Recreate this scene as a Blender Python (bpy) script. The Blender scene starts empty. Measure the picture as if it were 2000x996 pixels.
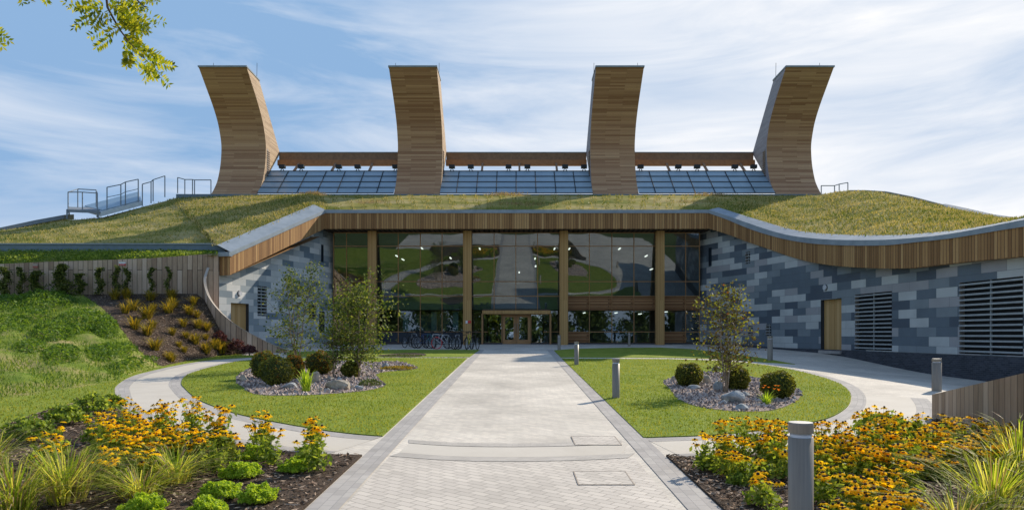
import bpy, math, random
import numpy as np
from mathutils import Vector, Matrix
random.seed(7); rng = np.random.default_rng(7)
S = bpy.context.scene
COL = S.collection
R = math.radians
# ---------------------------------------------------------------- camera
F, CX, HY, CZ = 1333.0, 1008.0, 654.0, 2.1      # focal length in photo pixels, principal point, eye height
cam = bpy.data.cameras.new('camera'); camo = bpy.data.objects.new('camera', cam); COL.objects.link(camo)
camo.location = (0, 0, CZ); camo.rotation_euler = (R(90), 0, 0)
cam.sensor_width = 36; cam.lens = F/2000*36; cam.shift_x = (1000-CX)/2000; cam.shift_y = (HY-498)/2000
cam.clip_start = .1; cam.clip_end = 3000
S.camera = camo
# ---------------------------------------------------------------- sky + sun
SUN_EL, SUN_AZ = 35.0, 42.0                      # azimuth measured from +Y towards +X
SUN_STRENGTH, SKY_STRENGTH = 3.3, .15
sd = Vector((math.sin(R(SUN_AZ))*math.cos(R(SUN_EL)), math.cos(R(SUN_AZ))*math.cos(R(SUN_EL)), math.sin(R(SUN_EL))))
W = bpy.data.worlds.new('World'); S.world = W; W.use_nodes = True
nt = W.node_tree; nt.nodes.clear()
def wn(t, **k):
    n = nt.nodes.new(t)
    for a, b in k.items(): setattr(n, a, b)
    return n
sky = wn('ShaderNodeTexSky', sky_type='NISHITA', sun_disc=False, sun_elevation=R(SUN_EL), sun_rotation=R(SUN_AZ), air_density=1.0, dust_density=.35, ozone_density=1.6)
tc = wn('ShaderNodeTexCoord')
mp = wn('ShaderNodeMapping'); mp.inputs['Rotation'].default_value = (0, R(-14), R(12)); mp.inputs['Scale'].default_value = (1.0, 1.3, 6.2)
nz = wn('ShaderNodeTexNoise'); nz.inputs['Scale'].default_value = 2.3; nz.inputs['Detail'].default_value = 12; nz.inputs['Roughness'].default_value = .58; nz.inputs['Distortion'].default_value = .55
dot = wn('ShaderNodeVectorMath', operation='DOT_PRODUCT'); dot.inputs[1].default_value = Vector((.40, .80, .34)).normalized()
nor = wn('ShaderNodeVectorMath', operation='NORMALIZE')
mr = wn('ShaderNodeMapRange'); mr.inputs['From Min'].default_value = .78; mr.inputs['From Max'].default_value = 1.0; mr.inputs['To Min'].default_value = -.10; mr.inputs['To Max'].default_value = .31
add = wn('ShaderNodeMath', operation='ADD')
rp = wn('ShaderNodeValToRGB'); rp.color_ramp.elements[0].position = .37; rp.color_ramp.elements[0].color = (0,0,0,1); rp.color_ramp.elements[1].position = .92; rp.color_ramp.elements[1].color = (1,1,1,1)
mix = wn('ShaderNodeMix', data_type='RGBA'); mix.inputs[7].default_value = (4.2, 4.2, 4.25, 1)
tint = wn('ShaderNodeMix', data_type='RGBA', blend_type='MULTIPLY'); tint.inputs[0].default_value = 1; tint.inputs[7].default_value = (.98, 1.0, 1.0, 1)
bg = wn('ShaderNodeBackground'); bg.inputs['Strength'].default_value = SKY_STRENGTH
out = wn('ShaderNodeOutputWorld')
L = nt.links.new
L(tc.outputs['Generated'], nor.inputs[0]); L(nor.outputs[0], mp.inputs[0]); L(mp.outputs[0], nz.inputs['Vector'])
L(nor.outputs[0], dot.inputs[0]); L(dot.outputs['Value'], mr.inputs['Value']); sep = wn('ShaderNodeSeparateXYZ'); L(nor.outputs[0], sep.inputs[0]); mz = wn('ShaderNodeMapRange'); mz.inputs['From Min'].default_value = .02; mz.inputs['From Max'].default_value = .42; mz.inputs['To Min'].default_value = .15; mz.inputs['To Max'].default_value = -.04; L(sep.outputs[2], mz.inputs['Value'])
ad2 = wn('ShaderNodeMath', operation='ADD'); L(mr.outputs[0], ad2.inputs[0]); L(mz.outputs[0], ad2.inputs[1])
L(nz.outputs[0], add.inputs[0]); L(ad2.outputs[0], add.inputs[1])
L(add.outputs[0], rp.inputs[0]); L(rp.outputs[0], mix.inputs[0]); L(sky.outputs[0], tint.inputs[6]); lim = wn('ShaderNodeMix', data_type='RGBA', blend_type='DARKEN'); lim.inputs[0].default_value = 1; lim.inputs[7].default_value = (1.15, 1.90, 3.0, 1)
L(tint.outputs[2], lim.inputs[6]); L(lim.outputs[2], mix.inputs[6])
L(mix.outputs[2], bg.inputs['Color']); L(bg.outputs[0], out.inputs[0])
sun = bpy.data.lights.new('sun', 'SUN'); sun.energy = SUN_STRENGTH; sun.angle = R(.6); sun.color = (1, .90, .76)
suno = bpy.data.objects.new('sun', sun); COL.objects.link(suno); suno.rotation_euler = sd.to_track_quat('Z', 'Y').to_euler(); suno.location = (20, 20, 60)
S.view_settings.view_transform = 'Standard'; S.view_settings.look = 'None'; S.view_settings.gamma = 1
S.view_settings.exposure = .70
S.render.engine = 'CYCLES'
# ---------------------------------------------------------------- helpers
SL = 39.0/F
def ss(a, b, x):
    t = min(1, max(0, (x-a)/(b-a))); return t*t*(3-2*t)
def gz(X, Y):
    return SL*min(60, max(-40, Y)) - .42*ss(11.2, 16.5, X)*ss(38, 28, Y)
def P(x, y, Z): return Vector(((x-CX)/F*Z, Z, CZ+(HY-y)/F*Z))
def G(x, y, dz=0):
    Z = CZ*F/(y-615.0)
    for _ in range(25):
        X = (x-CX)/F*Z; g = gz(X, Z); Z = .5*Z+.5*(CZ-g)*F/(y-HY)
    X = (x-CX)/F*Z
    return Vector((X, Z, gz(X, Z)+dz))
def px(v): return (CX+v[0]/v[1]*F, HY-(v[2]-CZ)/v[1]*F)
def interp(xs, ys, x): return float(np.interp(x, xs, ys))
def noise2(x, y, seed=0):
    return (math.sin(x*1.7+seed)+math.sin(y*2.3+seed*2+x*.6)+math.sin((x+y)*3.1+seed*.7)+math.sin(x*5.3-y*4.1+seed))/4

def tag(o, label=None, cat=None, group=None, kind=None):
    if label: o['label'] = label
    if cat: o['category'] = cat
    if group: o['group'] = group
    if kind: o['kind'] = kind
    return o
def empty(name, loc=(0,0,0), rz=0, **k):
    o = bpy.data.objects.new(name, None); COL.objects.link(o); o.location = loc; o.rotation_euler = (0,0,rz); o.empty_display_size = .2
    return tag(o, **k)
class MB:
    def __init__(s): s.v=[]; s.f=[]; s.uv=[]; s.m=[]; s.mi=0
    def face(s, pts, uv=None):
        n=len(s.v); s.v += [tuple(p) for p in pts]; s.f.append(tuple(range(n, n+len(pts)))); s.m.append(s.mi)
        s.uv.append(uv if uv else [(0,0)]*len(pts))
    def box(s, x0,x1,y0,y1,z0,z1, M=None):
        c=[Vector((x,y,z)) for z in (z0,z1) for y in (y0,y1) for x in (x0,x1)]
        if M: c=[M@p for p in c]
        for q in ((0,2,3,1),(4,5,7,6),(0,1,5,4),(2,6,7,3),(0,4,6,2),(1,3,7,5)):
            p=[c[i] for i in q]; a=(p[1]-p[0]).length; b=(p[3]-p[0]).length
            s.face(p, [(0,0),(a,0),(a,b),(0,b)])
    def hexa(s, c):   # 8 corners bottom 0-3 (ccw), top 4-7
        for q in ((3,2,1,0),(4,5,6,7),(0,1,5,4),(1,2,6,5),(2,3,7,6),(3,0,4,7)):
            p=[Vector(c[i]) for i in q]; a=(p[1]-p[0]).length; b=(p[3]-p[0]).length
            s.face(p, [(0,0),(a,0),(a,b),(0,b)])
    def tube(s, pts, r, n=6, r1=None, cap=True):
        pts=[Vector(p) for p in pts]; N=len(pts); rings=[]
        for i,p in enumerate(pts):
            d=(pts[min(i+1,N-1)]-pts[max(i-1,0)]).normalized()
            a=d.cross(Vector((0,0,1)) if abs(d.z)<.95 else Vector((1,0,0))).normalized(); b=d.cross(a)
            rr=r if r1 is None else r+(r1-r)*i/(N-1)
            rings.append([p+a*rr*math.cos(2*math.pi*k/n)+b*rr*math.sin(2*math.pi*k/n) for k in range(n)])
        base=len(s.v)
        for g in rings: s.v += [tuple(p) for p in g]
        for i in range(N-1):
            for k in range(n):
                k2=(k+1)%n
                s.f.append((base+i*n+k, base+i*n+k2, base+(i+1)*n+k2, base+(i+1)*n+k)); s.m.append(s.mi); s.uv.append([(0,0)]*4)
        if cap:
            s.f.append(tuple(base+k for k in range(n))[::-1]); s.m.append(s.mi); s.uv.append([(0,0)]*n)
            s.f.append(tuple(base+(N-1)*n+k for k in range(n))); s.m.append(s.mi); s.uv.append([(0,0)]*n)
    def lathe(s, prof, n=20, c=(0,0,0)):
        base=len(s.v)
        for r,z in prof:
            for k in range(n): s.v.append((c[0]+r*math.cos(2*math.pi*k/n), c[1]+r*math.sin(2*math.pi*k/n), c[2]+z))
        for i in range(len(prof)-1):
            for k in range(n):
                k2=(k+1)%n; s.f.append((base+i*n+k, base+i*n+k2, base+(i+1)*n+k2, base+(i+1)*n+k)); s.m.append(s.mi); s.uv.append([(0,0)]*4)
        s.f.append(tuple(base+(len(prof)-1)*n+k for k in range(n))); s.m.append(s.mi); s.uv.append([(0,0)]*n)
    def ring(s, c, r, t, ax, n=18, m=5):
        c=Vector(c); ax=Vector(ax).normalized(); a=ax.orthogonal().normalized(); b=ax.cross(a); base=len(s.v)
        for i in range(n):
            e=a*math.cos(2*math.pi*i/n)+b*math.sin(2*math.pi*i/n)
            for j in range(m):
                th=2*math.pi*j/m; s.v.append(tuple(c+e*(r+t*math.cos(th))+ax*t*math.sin(th)))
        for i in range(n):
            for j in range(m):
                s.f.append((base+i*m+j, base+((i+1)%n)*m+j, base+((i+1)%n)*m+(j+1)%m, base+i*m+(j+1)%m)); s.m.append(s.mi); s.uv.append([(0,0)]*4)
    def build(s, name, mat, parent=None, smooth=False, loc=None):
        me=bpy.data.meshes.new(name); me.from_pydata(s.v, [], s.f)
        mats = mat if isinstance(mat,(list,tuple)) else [mat]
        for m in mats: me.materials.append(m)
        me.polygons.foreach_set('material_index', s.m)
        u=me.uv_layers.new(name='UVMap'); flat=[c for f in s.uv for p in f for c in p]
        u.data.foreach_set('uv', flat)
        if smooth: me.polygons.foreach_set('use_smooth', [True]*len(s.f))
        me.update()
        o=bpy.data.objects.new(name, me); COL.objects.link(o)
        if parent: o.parent=parent
        if loc is not None: o.location=loc
        return o
def soup(name, V, nper, mat, parent=None, mi=None):
    """V: (N, nper, 3) array -> loose polygons mesh"""
    V=np.asarray(V, dtype=np.float32); N=V.shape[0]; me=bpy.data.meshes.new(name)
    me.vertices.add(N*nper); me.vertices.foreach_set('co', V.reshape(-1))
    me.loops.add(N*nper); me.loops.foreach_set('vertex_index', np.arange(N*nper, dtype=np.int32))
    me.polygons.add(N); me.polygons.foreach_set('loop_start', np.arange(0, N*nper, nper, dtype=np.int32))
    mats = mat if isinstance(mat,(list,tuple)) else [mat]
    for m in mats: me.materials.append(m)
    if mi is not None: me.polygons.foreach_set('material_index', np.asarray(mi, dtype=np.int32))
    me.update(calc_edges=True)
    o=bpy.data.objects.new(name, me); COL.objects.link(o)
    if parent: o.parent=parent
    return o
def copy_tree(o, parent=None):
    c=o.copy(); COL.objects.link(c)
    if parent: c.parent=parent
    for ch in list(o.children): copy_tree(ch, c)
    return c
# ---------------------------------------------------------------- materials
def newmat(name):
    m=bpy.data.materials.new(name); m.use_nodes=True; t=m.node_tree; t.nodes.clear()
    o=t.nodes.new('ShaderNodeOutputMaterial'); b=t.nodes.new('ShaderNodeBsdfPrincipled'); t.links.new(b.outputs[0], o.inputs[0])
    return m,t,b,o
def node(t, typ, ins=None, **k):
    n=t.nodes.new(typ)
    for a,b in k.items(): setattr(n,a,b)
    for a,b in (ins or {}).items(): n.inputs[a].default_value=b
    return n
def ramp(t, stops, interp_='LINEAR'):
    n=t.nodes.new('ShaderNodeValToRGB'); e=n.color_ramp.elements; n.color_ramp.interpolation=interp_
    while len(e)<len(stops): e.new(.5)
    for i,(p,c) in enumerate(stops): e[i].position=p; e[i].color=(*c,1)
    return n
def coords(t, kind='Object', scale=(1,1,1), rot=(0,0,0)):
    c=node(t,'ShaderNodeTexCoord'); m=node(t,'ShaderNodeMapping'); m.inputs['Scale'].default_value=scale; m.inputs['Rotation'].default_value=rot
    t.links.new(c.outputs[kind], m.inputs[0]); return m.outputs[0]
def noisy(name, stops, scale=3, rough=.9, detail=6, sc=(1,1,1), bump=0, bscale=None, transl=0, rand=0, metallic=0, spec=.3, kind='Object', contrast=(.3,.7), rot=(0,0,0)):
    m,t,b,o=newmat(name); v=coords(t,kind,sc,rot)
    n=node(t,'ShaderNodeTexNoise',{'Scale':scale,'Detail':detail,'Roughness':.62}); t.links.new(v,n.inputs['Vector'])
    k=len(stops); r=ramp(t,[(contrast[0]+(contrast[1]-contrast[0])*i/max(1,k-1),c) for i,c in enumerate(stops)])
    fac=n.outputs[0]
    if rand:
        g=node(t,'ShaderNodeNewGeometry'); oi=node(t,'ShaderNodeObjectInfo'); a=node(t,'ShaderNodeMath',operation='ADD'); s1=node(t,'ShaderNodeMath',operation='SUBTRACT'); s1.inputs[1].default_value=.5
        t.links.new(g.outputs['Random Per Island'], s1.inputs[0]); mu=node(t,'ShaderNodeMath',operation='MULTIPLY'); mu.inputs[1].default_value=rand
        t.links.new(s1.outputs[0],mu.inputs[0]); t.links.new(n.outputs[0],a.inputs[0]); t.links.new(mu.outputs[0],a.inputs[1]); fac=a.outputs[0]
    t.links.new(fac,r.inputs[0]); t.links.new(r.outputs[0],b.inputs['Base Color'])
    b.inputs['Roughness'].default_value=rough; b.inputs['Metallic'].default_value=metallic; b.inputs['Specular IOR Level'].default_value=spec
    if bump:
        n2=node(t,'ShaderNodeTexNoise',{'Scale':bscale or scale*4,'Detail':5}); t.links.new(v,n2.inputs['Vector'])
        bm=node(t,'ShaderNodeBump',{'Strength':bump,'Distance':.03}); t.links.new(n2.outputs[0],bm.inputs['Height']); t.links.new(bm.outputs[0],b.inputs['Normal'])
    if transl:
        tr=node(t,'ShaderNodeBsdfTranslucent'); mx=node(t,'ShaderNodeMixShader',{0:transl})
        hs=node(t,'ShaderNodeMix',data_type='RGBA',blend_type='MULTIPLY'); hs.inputs[0].default_value=1; hs.inputs[7].default_value=(1.35,1.25,.55,1)
        t.links.new(r.outputs[0],hs.inputs[6]); t.links.new(hs.outputs[2],tr.inputs[0])
        t.links.new(b.outputs[0],mx.inputs[1]); t.links.new(tr.outputs[0],mx.inputs[2]); t.links.new(mx.outputs[0],o.inputs[0])
    return m
def boards(name, cols, w=.12, length=3.0, along='U', gap=.006, gapcol=(.03,.02,.015), rough=.75, grain=.35, kind='UV', bump=.4):
    """planks from a brick texture: rows stacked across V; along='U' means planks run along U"""
    m,t,b,o=newmat(name); c=node(t,'ShaderNodeTexCoord'); sp=node(t,'ShaderNodeSeparateXYZ'); cb=node(t,'ShaderNodeCombineXYZ'); t.links.new(c.outputs[kind],sp.inputs[0])
    if along=='U': t.links.new(sp.outputs[0],cb.inputs[0]); t.links.new(sp.outputs[1],cb.inputs[1])
    else: t.links.new(sp.outputs[1],cb.inputs[0]); t.links.new(sp.outputs[0],cb.inputs[1])
    br=node(t,'ShaderNodeTexBrick',{'Scale':1,'Mortar Size':gap,'Mortar Smooth':.1,'Brick Width':length,'Row Height':w,'Color1':(0,0,0,1),'Color2':(1,1,1,1),'Mortar':(.5,.5,.5,1)}); br.offset=.37; br.offset_frequency=2
    t.links.new(cb.outputs[0],br.inputs['Vector'])
    mp_=node(t,'ShaderNodeMapping'); mp_.inputs['Scale'].default_value=(.9,14/w*.12,1); t.links.new(cb.outputs[0],mp_.inputs[0])
    n=node(t,'ShaderNodeTexNoise',{'Scale':2.2,'Detail':6,'Roughness':.65}); t.links.new(mp_.outputs[0],n.inputs['Vector'])
    s1=node(t,'ShaderNodeMath',operation='SUBTRACT'); s1.inputs[1].default_value=.5; mu=node(t,'ShaderNodeMath',operation='MULTIPLY'); mu.inputs[1].default_value=grain*2.2; ad=node(t,'ShaderNodeMath',operation='ADD')
    t.links.new(n.outputs[0],s1.inputs[0]); t.links.new(s1.outputs[0],mu.inputs[0]); t.links.new(mu.outputs[0],ad.inputs[0]); t.links.new(br.outputs['Color'],ad.inputs[1])
    r=ramp(t,[(i/(len(cols)-1),q) for i,q in enumerate(cols)]); t.links.new(ad.outputs[0],r.inputs[0])
    mx=node(t,'ShaderNodeMix',data_type='RGBA'); mx.inputs[7].default_value=(*gapcol,1); t.links.new(br.outputs['Fac'],mx.inputs[0]); t.links.new(r.outputs[0],mx.inputs[6]); t.links.new(mx.outputs[2],b.inputs['Base Color'])
    b.inputs['Roughness'].default_value=rough; b.inputs['Specular IOR Level'].default_value=.25
    iv=node(t,'ShaderNodeMath',operation='SUBTRACT'); iv.inputs[0].default_value=1; t.links.new(br.outputs['Fac'],iv.inputs[1])
    bm=node(t,'ShaderNodeBump',{'Strength':bump,'Distance':.01}); t.links.new(iv.outputs[0],bm.inputs['Height']); t.links.new(bm.outputs[0],b.inputs['Normal'])
    return m
def bricks(name, stops, bw, rh, mortar, mcol, offset=.5, rough=.6, kind='UV', rot=0, constant=True, var=.25, spec=.3, bump=.3, nscale=1.2, freq=2):
    m,t,b,o=newmat(name); v=coords(t,kind,(1,1,1),(0,0,rot))
    br=node(t,'ShaderNodeTexBrick',{'Scale':1,'Mortar Size':mortar,'Mortar Smooth':.15,'Brick Width':bw,'Row Height':rh,'Color1':(0,0,0,1),'Color2':(1,1,1,1),'Mortar':(.5,.5,.5,1)}); br.offset=offset; br.offset_frequency=freq
    t.links.new(v,br.inputs['Vector'])
    n=node(t,'ShaderNodeTexNoise',{'Scale':nscale,'Detail':7,'Roughness':.6}); t.links.new(v,n.inputs['Vector'])
    r=ramp(t,stops,'CONSTANT' if constant else 'LINEAR'); t.links.new(br.outputs['Color'],r.inputs[0])
    hm=node(t,'ShaderNodeMapRange',{'From Min':.3,'From Max':.7,'To Min':1-var,'To Max':1+var}); t.links.new(n.outputs[0],hm.inputs[0])
    vm=node(t,'ShaderNodeVectorMath',operation='SCALE'); t.links.new(r.outputs[0],vm.inputs[0]); t.links.new(hm.outputs[0],vm.inputs['Scale'])
    mx=node(t,'ShaderNodeMix',data_type='RGBA'); mx.inputs[7].default_value=(*mcol,1); t.links.new(br.outputs['Fac'],mx.inputs[0]); t.links.new(vm.outputs[0],mx.inputs[6]); t.links.new(mx.outputs[2],b.inputs['Base Color'])
    b.inputs['Roughness'].default_value=rough; b.inputs['Specular IOR Level'].default_value=spec
    iv=node(t,'ShaderNodeMath',operation='SUBTRACT'); iv.inputs[0].default_value=1; t.links.new(br.outputs['Fac'],iv.inputs[1])
    bm=node(t,'ShaderNodeBump',{'Strength':bump,'Distance':.008}); t.links.new(iv.outputs[0],bm.inputs['Height']); t.links.new(bm.outputs[0],b.inputs['Normal'])
    return m
def glassmat(name, refl=.3, tintc=(.55,.68,.72), rcol=(.8,.92,1.0)):
    m,t,b,o=newmat(name); t.nodes.remove(b)
    tr=node(t,'ShaderNodeBsdfTransparent',{0:(*tintc,1)}); gl=node(t,'ShaderNodeBsdfGlossy',{'Color':(*rcol,1),'Roughness':.012})
    gn=node(t,'ShaderNodeTexNoise',{'Scale':.55,'Detail':1}); gc=node(t,'ShaderNodeTexCoord'); t.links.new(gc.outputs['Object'],gn.inputs['Vector']); gb=node(t,'ShaderNodeBump',{'Strength':.25,'Distance':.03}); t.links.new(gn.outputs[0],gb.inputs['Height']); t.links.new(gb.outputs[0],gl.inputs['Normal'])
    fr=node(t,'ShaderNodeFresnel',{'IOR':1.45}); mx=node(t,'ShaderNodeMath',operation='ADD'); mx.inputs[1].default_value=refl-.035; mx.use_clamp=True
    t.links.new(fr.outputs[0],mx.inputs[0]); ms=node(t,'ShaderNodeMixShader'); t.links.new(mx.outputs[0],ms.inputs[0]); t.links.new(tr.outputs[0],ms.inputs[1]); t.links.new(gl.outputs[0],ms.inputs[2]); t.links.new(ms.outputs[0],o.inputs[0])
    return m
def plain(name, c, rough=.6, metallic=0, spec=.4, var=.12, scale=4):
    return noisy(name,[tuple(x*(1-var) for x in c),tuple(min(1,x*(1+var)) for x in c)],scale=scale,rough=rough,metallic=metallic,spec=spec)
M={}
M['paving']=bricks('paving',[(0,(.52,.47,.40)),(.5,(.57,.52,.44)),(1,(.61,.55,.46))],.20,.10,.003,(.40,.36,.31),rot=R(45),kind='Object',constant=False,var=.22,rough=.85,nscale=.5,bump=.5)
M['plain_paving']=noisy('plain_paving',[(.51,.46,.385),(.58,.53,.45)],scale=.9,rough=.85,bump=.15,bscale=60)
M['big_paving']=bricks('big_paving',[(0,(.50,.45,.385)),(.5,(.55,.495,.425)),(1,(.60,.54,.46))],.24,.12,.006,(.33,.295,.25),rot=R(38),kind='Object',constant=False,var=.15,rough=.85,nscale=.45,bump=.6)
M['kerb']=bricks('kerb',[(0,(.35,.325,.295)),(.5,(.39,.36,.33)),(1,(.43,.40,.36))],.22,.13,.004,(.26,.25,.235),kind='UV',constant=False,var=.12,rough=.9,nscale=1.5)
M['kerb_dark']=bricks('kerb_dark',[(0,(.42,.385,.335)),(1,(.48,.44,.385))],.2,.11,.005,(.36,.33,.29),kind='UV',constant=False,var=.12,rough=.9,nscale=2)
M['lawn']=noisy('lawn',[(.15,.21,.028),(.21,.26,.038),(.27,.30,.055)],scale=1.3,rough=.95,detail=9,bump=.7,bscale=45,spec=.1)
M['lawn_wild']=noisy('lawn_wild',[(.10,.17,.02),(.19,.24,.04),(.34,.28,.12)],scale=.6,rough=.95,detail=9,bump=1,bscale=25,spec=.1,contrast=(.3,.65))
M['ground']=noisy('ground',[(.05,.08,.02),(.09,.11,.035)],scale=.1,rough=1)
M['roofgrass']=noisy('roofgrass',[(.10,.13,.022),(.22,.21,.05),(.36,.30,.11),(.45,.36,.18)],scale=.42,rough=1,detail=10,sc=(.5,1,1),bump=1,bscale=9,spec=.05,contrast=(.33,.68))
M['soil']=noisy('soil',[(.045,.03,.02),(.11,.075,.05)],scale=14,rough=1,bump=1,bscale=40)
M['mulch']=noisy('mulch',[(.05,.03,.018),(.13,.075,.045),(.24,.155,.10),(.42,.31,.22)],scale=3,rough=.95,rand=1.1)
M['gravel']=noisy('gravel',[(.10,.08,.07),(.28,.21,.175),(.47,.38,.33)],scale=22,rough=.95,bump=1,bscale=40,detail=3)
M['pebble']=noisy('pebble',[(.16,.12,.10),(.34,.25,.21),(.52,.43,.37)],scale=2,rough=.9,rand=.9)
M['rock_grey']=noisy('rock_grey',[(.16,.18,.19),(.34,.36,.36),(.52,.52,.50)],scale=5,rough=.9,bump=.8,bscale=14)
M['rock_tan']=noisy('rock_tan',[(.22,.19,.14),(.40,.34,.26),(.55,.48,.38)],scale=5,rough=.9,bump=.8,bscale=14)
M['tower_wood']=boards('tower_wood',[(.33,.175,.09),(.40,.225,.12),(.455,.265,.142),(.50,.30,.16),(.57,.355,.195)],w=.14,length=3.4,along='U',gap=.002,grain=.24,gapcol=(.12,.07,.04))
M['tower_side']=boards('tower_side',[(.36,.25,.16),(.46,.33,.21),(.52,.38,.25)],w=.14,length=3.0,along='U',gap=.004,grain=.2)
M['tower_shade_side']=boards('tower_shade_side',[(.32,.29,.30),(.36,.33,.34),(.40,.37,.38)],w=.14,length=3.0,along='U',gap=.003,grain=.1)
M['fascia']=boards('fascia',[(.25,.125,.048),(.34,.18,.07),(.43,.235,.09),(.53,.31,.13)],w=.17,length=9,along='V',gap=.010,grain=.30,bump=.8)
M['beam_wood']=plain('beam_wood',(.26,.15,.08),rough=.7,var=.2)
M['glulam']=boards('glulam',[(.40,.225,.08),(.48,.28,.105),(.54,.33,.13)],w=.07,length=5,along='V',gap=.002,grain=.25,gapcol=(.3,.18,.08))
M['frame_wood']=plain('frame_wood',(.36,.19,.075),rough=.6,var=.15)
M['slat_wood']=boards('slat_wood',[(.26,.125,.05),(.36,.18,.08),(.46,.25,.115)],w=.12,length=2.2,along='U',gap=.016,gapcol=(.06,.03,.015),grain=.3)
M['door_wood']=boards('door_wood',[(.46,.27,.10),(.56,.34,.14),(.62,.40,.18)],w=.24,length=4,along='V',gap=.003,grain=.25,gapcol=(.25,.14,.06))
M['fence_wood']=boards('fence_wood',[(.32,.21,.14),(.44,.31,.21),(.54,.39,.275),(.62,.465,.35)],w=.27,length=9,along='V',gap=.012,grain=.5,gapcol=(.05,.035,.025),bump=1)
M['near_fence']=boards('near_fence',[(.26,.18,.12),(.35,.25,.17),(.42,.31,.22),(.49,.37,.27)],w=.24,length=9,along='V',gap=.008,grain=.5,gapcol=(.05,.035,.025),bump=1)
M['fence_cap']=plain('fence_cap',(.45,.38,.31),rough=.8)
M['coping']=noisy('coping',[(.26,.30,.33),(.36,.40,.43)],scale=1.5,rough=.8,metallic=0,spec=.03)
M['parapet']=plain('parapet',(.16,.21,.24),rough=.6)
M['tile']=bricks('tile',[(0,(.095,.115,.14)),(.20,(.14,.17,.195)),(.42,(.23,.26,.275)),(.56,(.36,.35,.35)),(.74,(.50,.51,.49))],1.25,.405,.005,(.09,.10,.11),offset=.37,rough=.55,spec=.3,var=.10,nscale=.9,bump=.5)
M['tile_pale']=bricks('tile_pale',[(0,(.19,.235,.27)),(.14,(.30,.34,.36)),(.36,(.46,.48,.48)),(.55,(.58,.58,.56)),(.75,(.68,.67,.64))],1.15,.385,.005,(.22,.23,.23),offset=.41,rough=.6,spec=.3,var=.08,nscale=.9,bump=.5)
M['plinth']=bricks('plinth',[(0,(.035,.04,.05)),(.5,(.05,.055,.065)),(1,(.065,.07,.085))],.225,.075,.008,(.09,.09,.10),constant=False,rough=.7)
M['dark']=plain('dark',(.015,.016,.018),rough=.7)
M['dark_metal']=plain('dark_metal',(.05,.055,.06),rough=.8,spec=.08)
M['slat_metal']=plain('slat_metal',(.42,.45,.46),rough=.45,metallic=.4)
M['louvre_frame']=plain('louvre_frame',(.30,.27,.24),rough=.6)
M['steel']=noisy('steel',[(.22,.19,.155),(.29,.25,.20)],scale=2,sc=(30,30,1),rough=.45,metallic=.15,spec=.4)
M['steel_top']=plain('steel_top',(.55,.54,.52),rough=.4,metallic=.6)
M['galv']=plain('galv',(.25,.28,.31),rough=.9,spec=.03)
M['skylight']=plain('skylight',(.62,.66,.68),rough=.3)
M['lens']=plain('lens',(.6,.6,.62),rough=.15,spec=.8)
M['glass']=glassmat('glass',.16,(.50,.60,.60))
M['glass_low']=glassmat('glass_low',.16,(.50,.62,.64))
M['glass_door']=glassmat('glass_door',.34,(.45,.5,.5))
M['spandrel']=plain('spandrel',(.025,.035,.05),rough=.35,spec=.3)
M['roof_glass']=bricks('roof_glass',[(0,(.24,.34,.40)),(1,(.27,.37,.43))],1.6,.9,0,(.2,.3,.35),constant=False,rough=.3,spec=.7,var=.06)
M['interior']=plain('interior',(.20,.22,.215),rough=.9)
M['interior_pale']=plain('interior_pale',(.22,.36,.36),rough=.8)
M['interior_cloth']=plain('interior_cloth',(.07,.14,.15),rough=.8)
M['white']=plain('white',(.75,.75,.74),rough=.5,var=.05)
M['red']=plain('red',(.6,.04,.03),rough=.5)
M['bark']=noisy('bark',[(.20,.15,.10),(.44,.36,.27)],scale=8,sc=(1,1,.3),rough=.9,bump=.6)
M['twig']=plain('twig',(.11,.075,.05),rough=.9)
M['birch']=noisy('birch',[(.17,.12,.08),(.42,.34,.26)],scale=9,sc=(1,1,.4),rough=.8)
def leaf(name,stops,transl=.45,rand=.8,scale=1.2,rough=.6,spec=.22): return noisy(name,stops,scale=scale,rough=rough,transl=transl,rand=rand,spec=spec)
M['birch_leaf']=leaf('birch_leaf',[(.06,.10,.018),(.13,.18,.035),(.24,.27,.06)],.4)
M['autumn_leaf']=leaf('autumn_leaf',[(.09,.065,.03),(.13,.105,.035),(.16,.165,.04),(.27,.28,.04)],.4)
M['locust_leaf']=leaf('locust_leaf',[(.10,.15,.012),(.22,.27,.02),(.38,.38,.03)],.60)
M['box_leaf']=leaf('box_leaf',[(.09,.105,.018),(.17,.18,.03),(.27,.265,.05)],.4)
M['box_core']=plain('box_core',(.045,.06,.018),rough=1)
M['orange_leaf']=leaf('orange_leaf',[(.05,.07,.015),(.16,.10,.02),(.38,.13,.02)],.35)
M['rud_leaf']=leaf('rud_leaf',[(.13,.20,.03),(.24,.33,.05),(.38,.46,.09)],.5)
M['lime_leaf']=leaf('lime_leaf',[(.26,.40,.03),(.40,.54,.045),(.52,.64,.08)],.5)
M['grass_blade']=leaf('grass_blade',[(.22,.32,.03),(.42,.48,.06),(.62,.60,.17)],.55)
M['lawn_blade']=leaf('lawn_blade',[(.15,.215,.026),(.24,.29,.04),(.36,.35,.075)],.5,rand=.4,scale=.45)
M['wild_blade']=leaf('wild_blade',[(.09,.17,.025),(.17,.25,.04),(.26,.33,.07)],.45,rand=.6,scale=.9)
M['straw']=leaf('straw',[(.10,.15,.022),(.24,.24,.055),(.40,.34,.13),(.54,.44,.23)],.35,rand=.5,scale=.35)
M['straw_pale']=leaf('straw_pale',[(.28,.20,.10),(.42,.32,.19)],.35)
M['climber_leaf']=leaf('climber_leaf',[(.05,.075,.02),(.11,.15,.03),(.24,.26,.06)],.4)
M['purple_leaf']=leaf('purple_leaf',[(.05,.018,.022),(.12,.04,.045),(.20,.08,.08)],.3)
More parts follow.
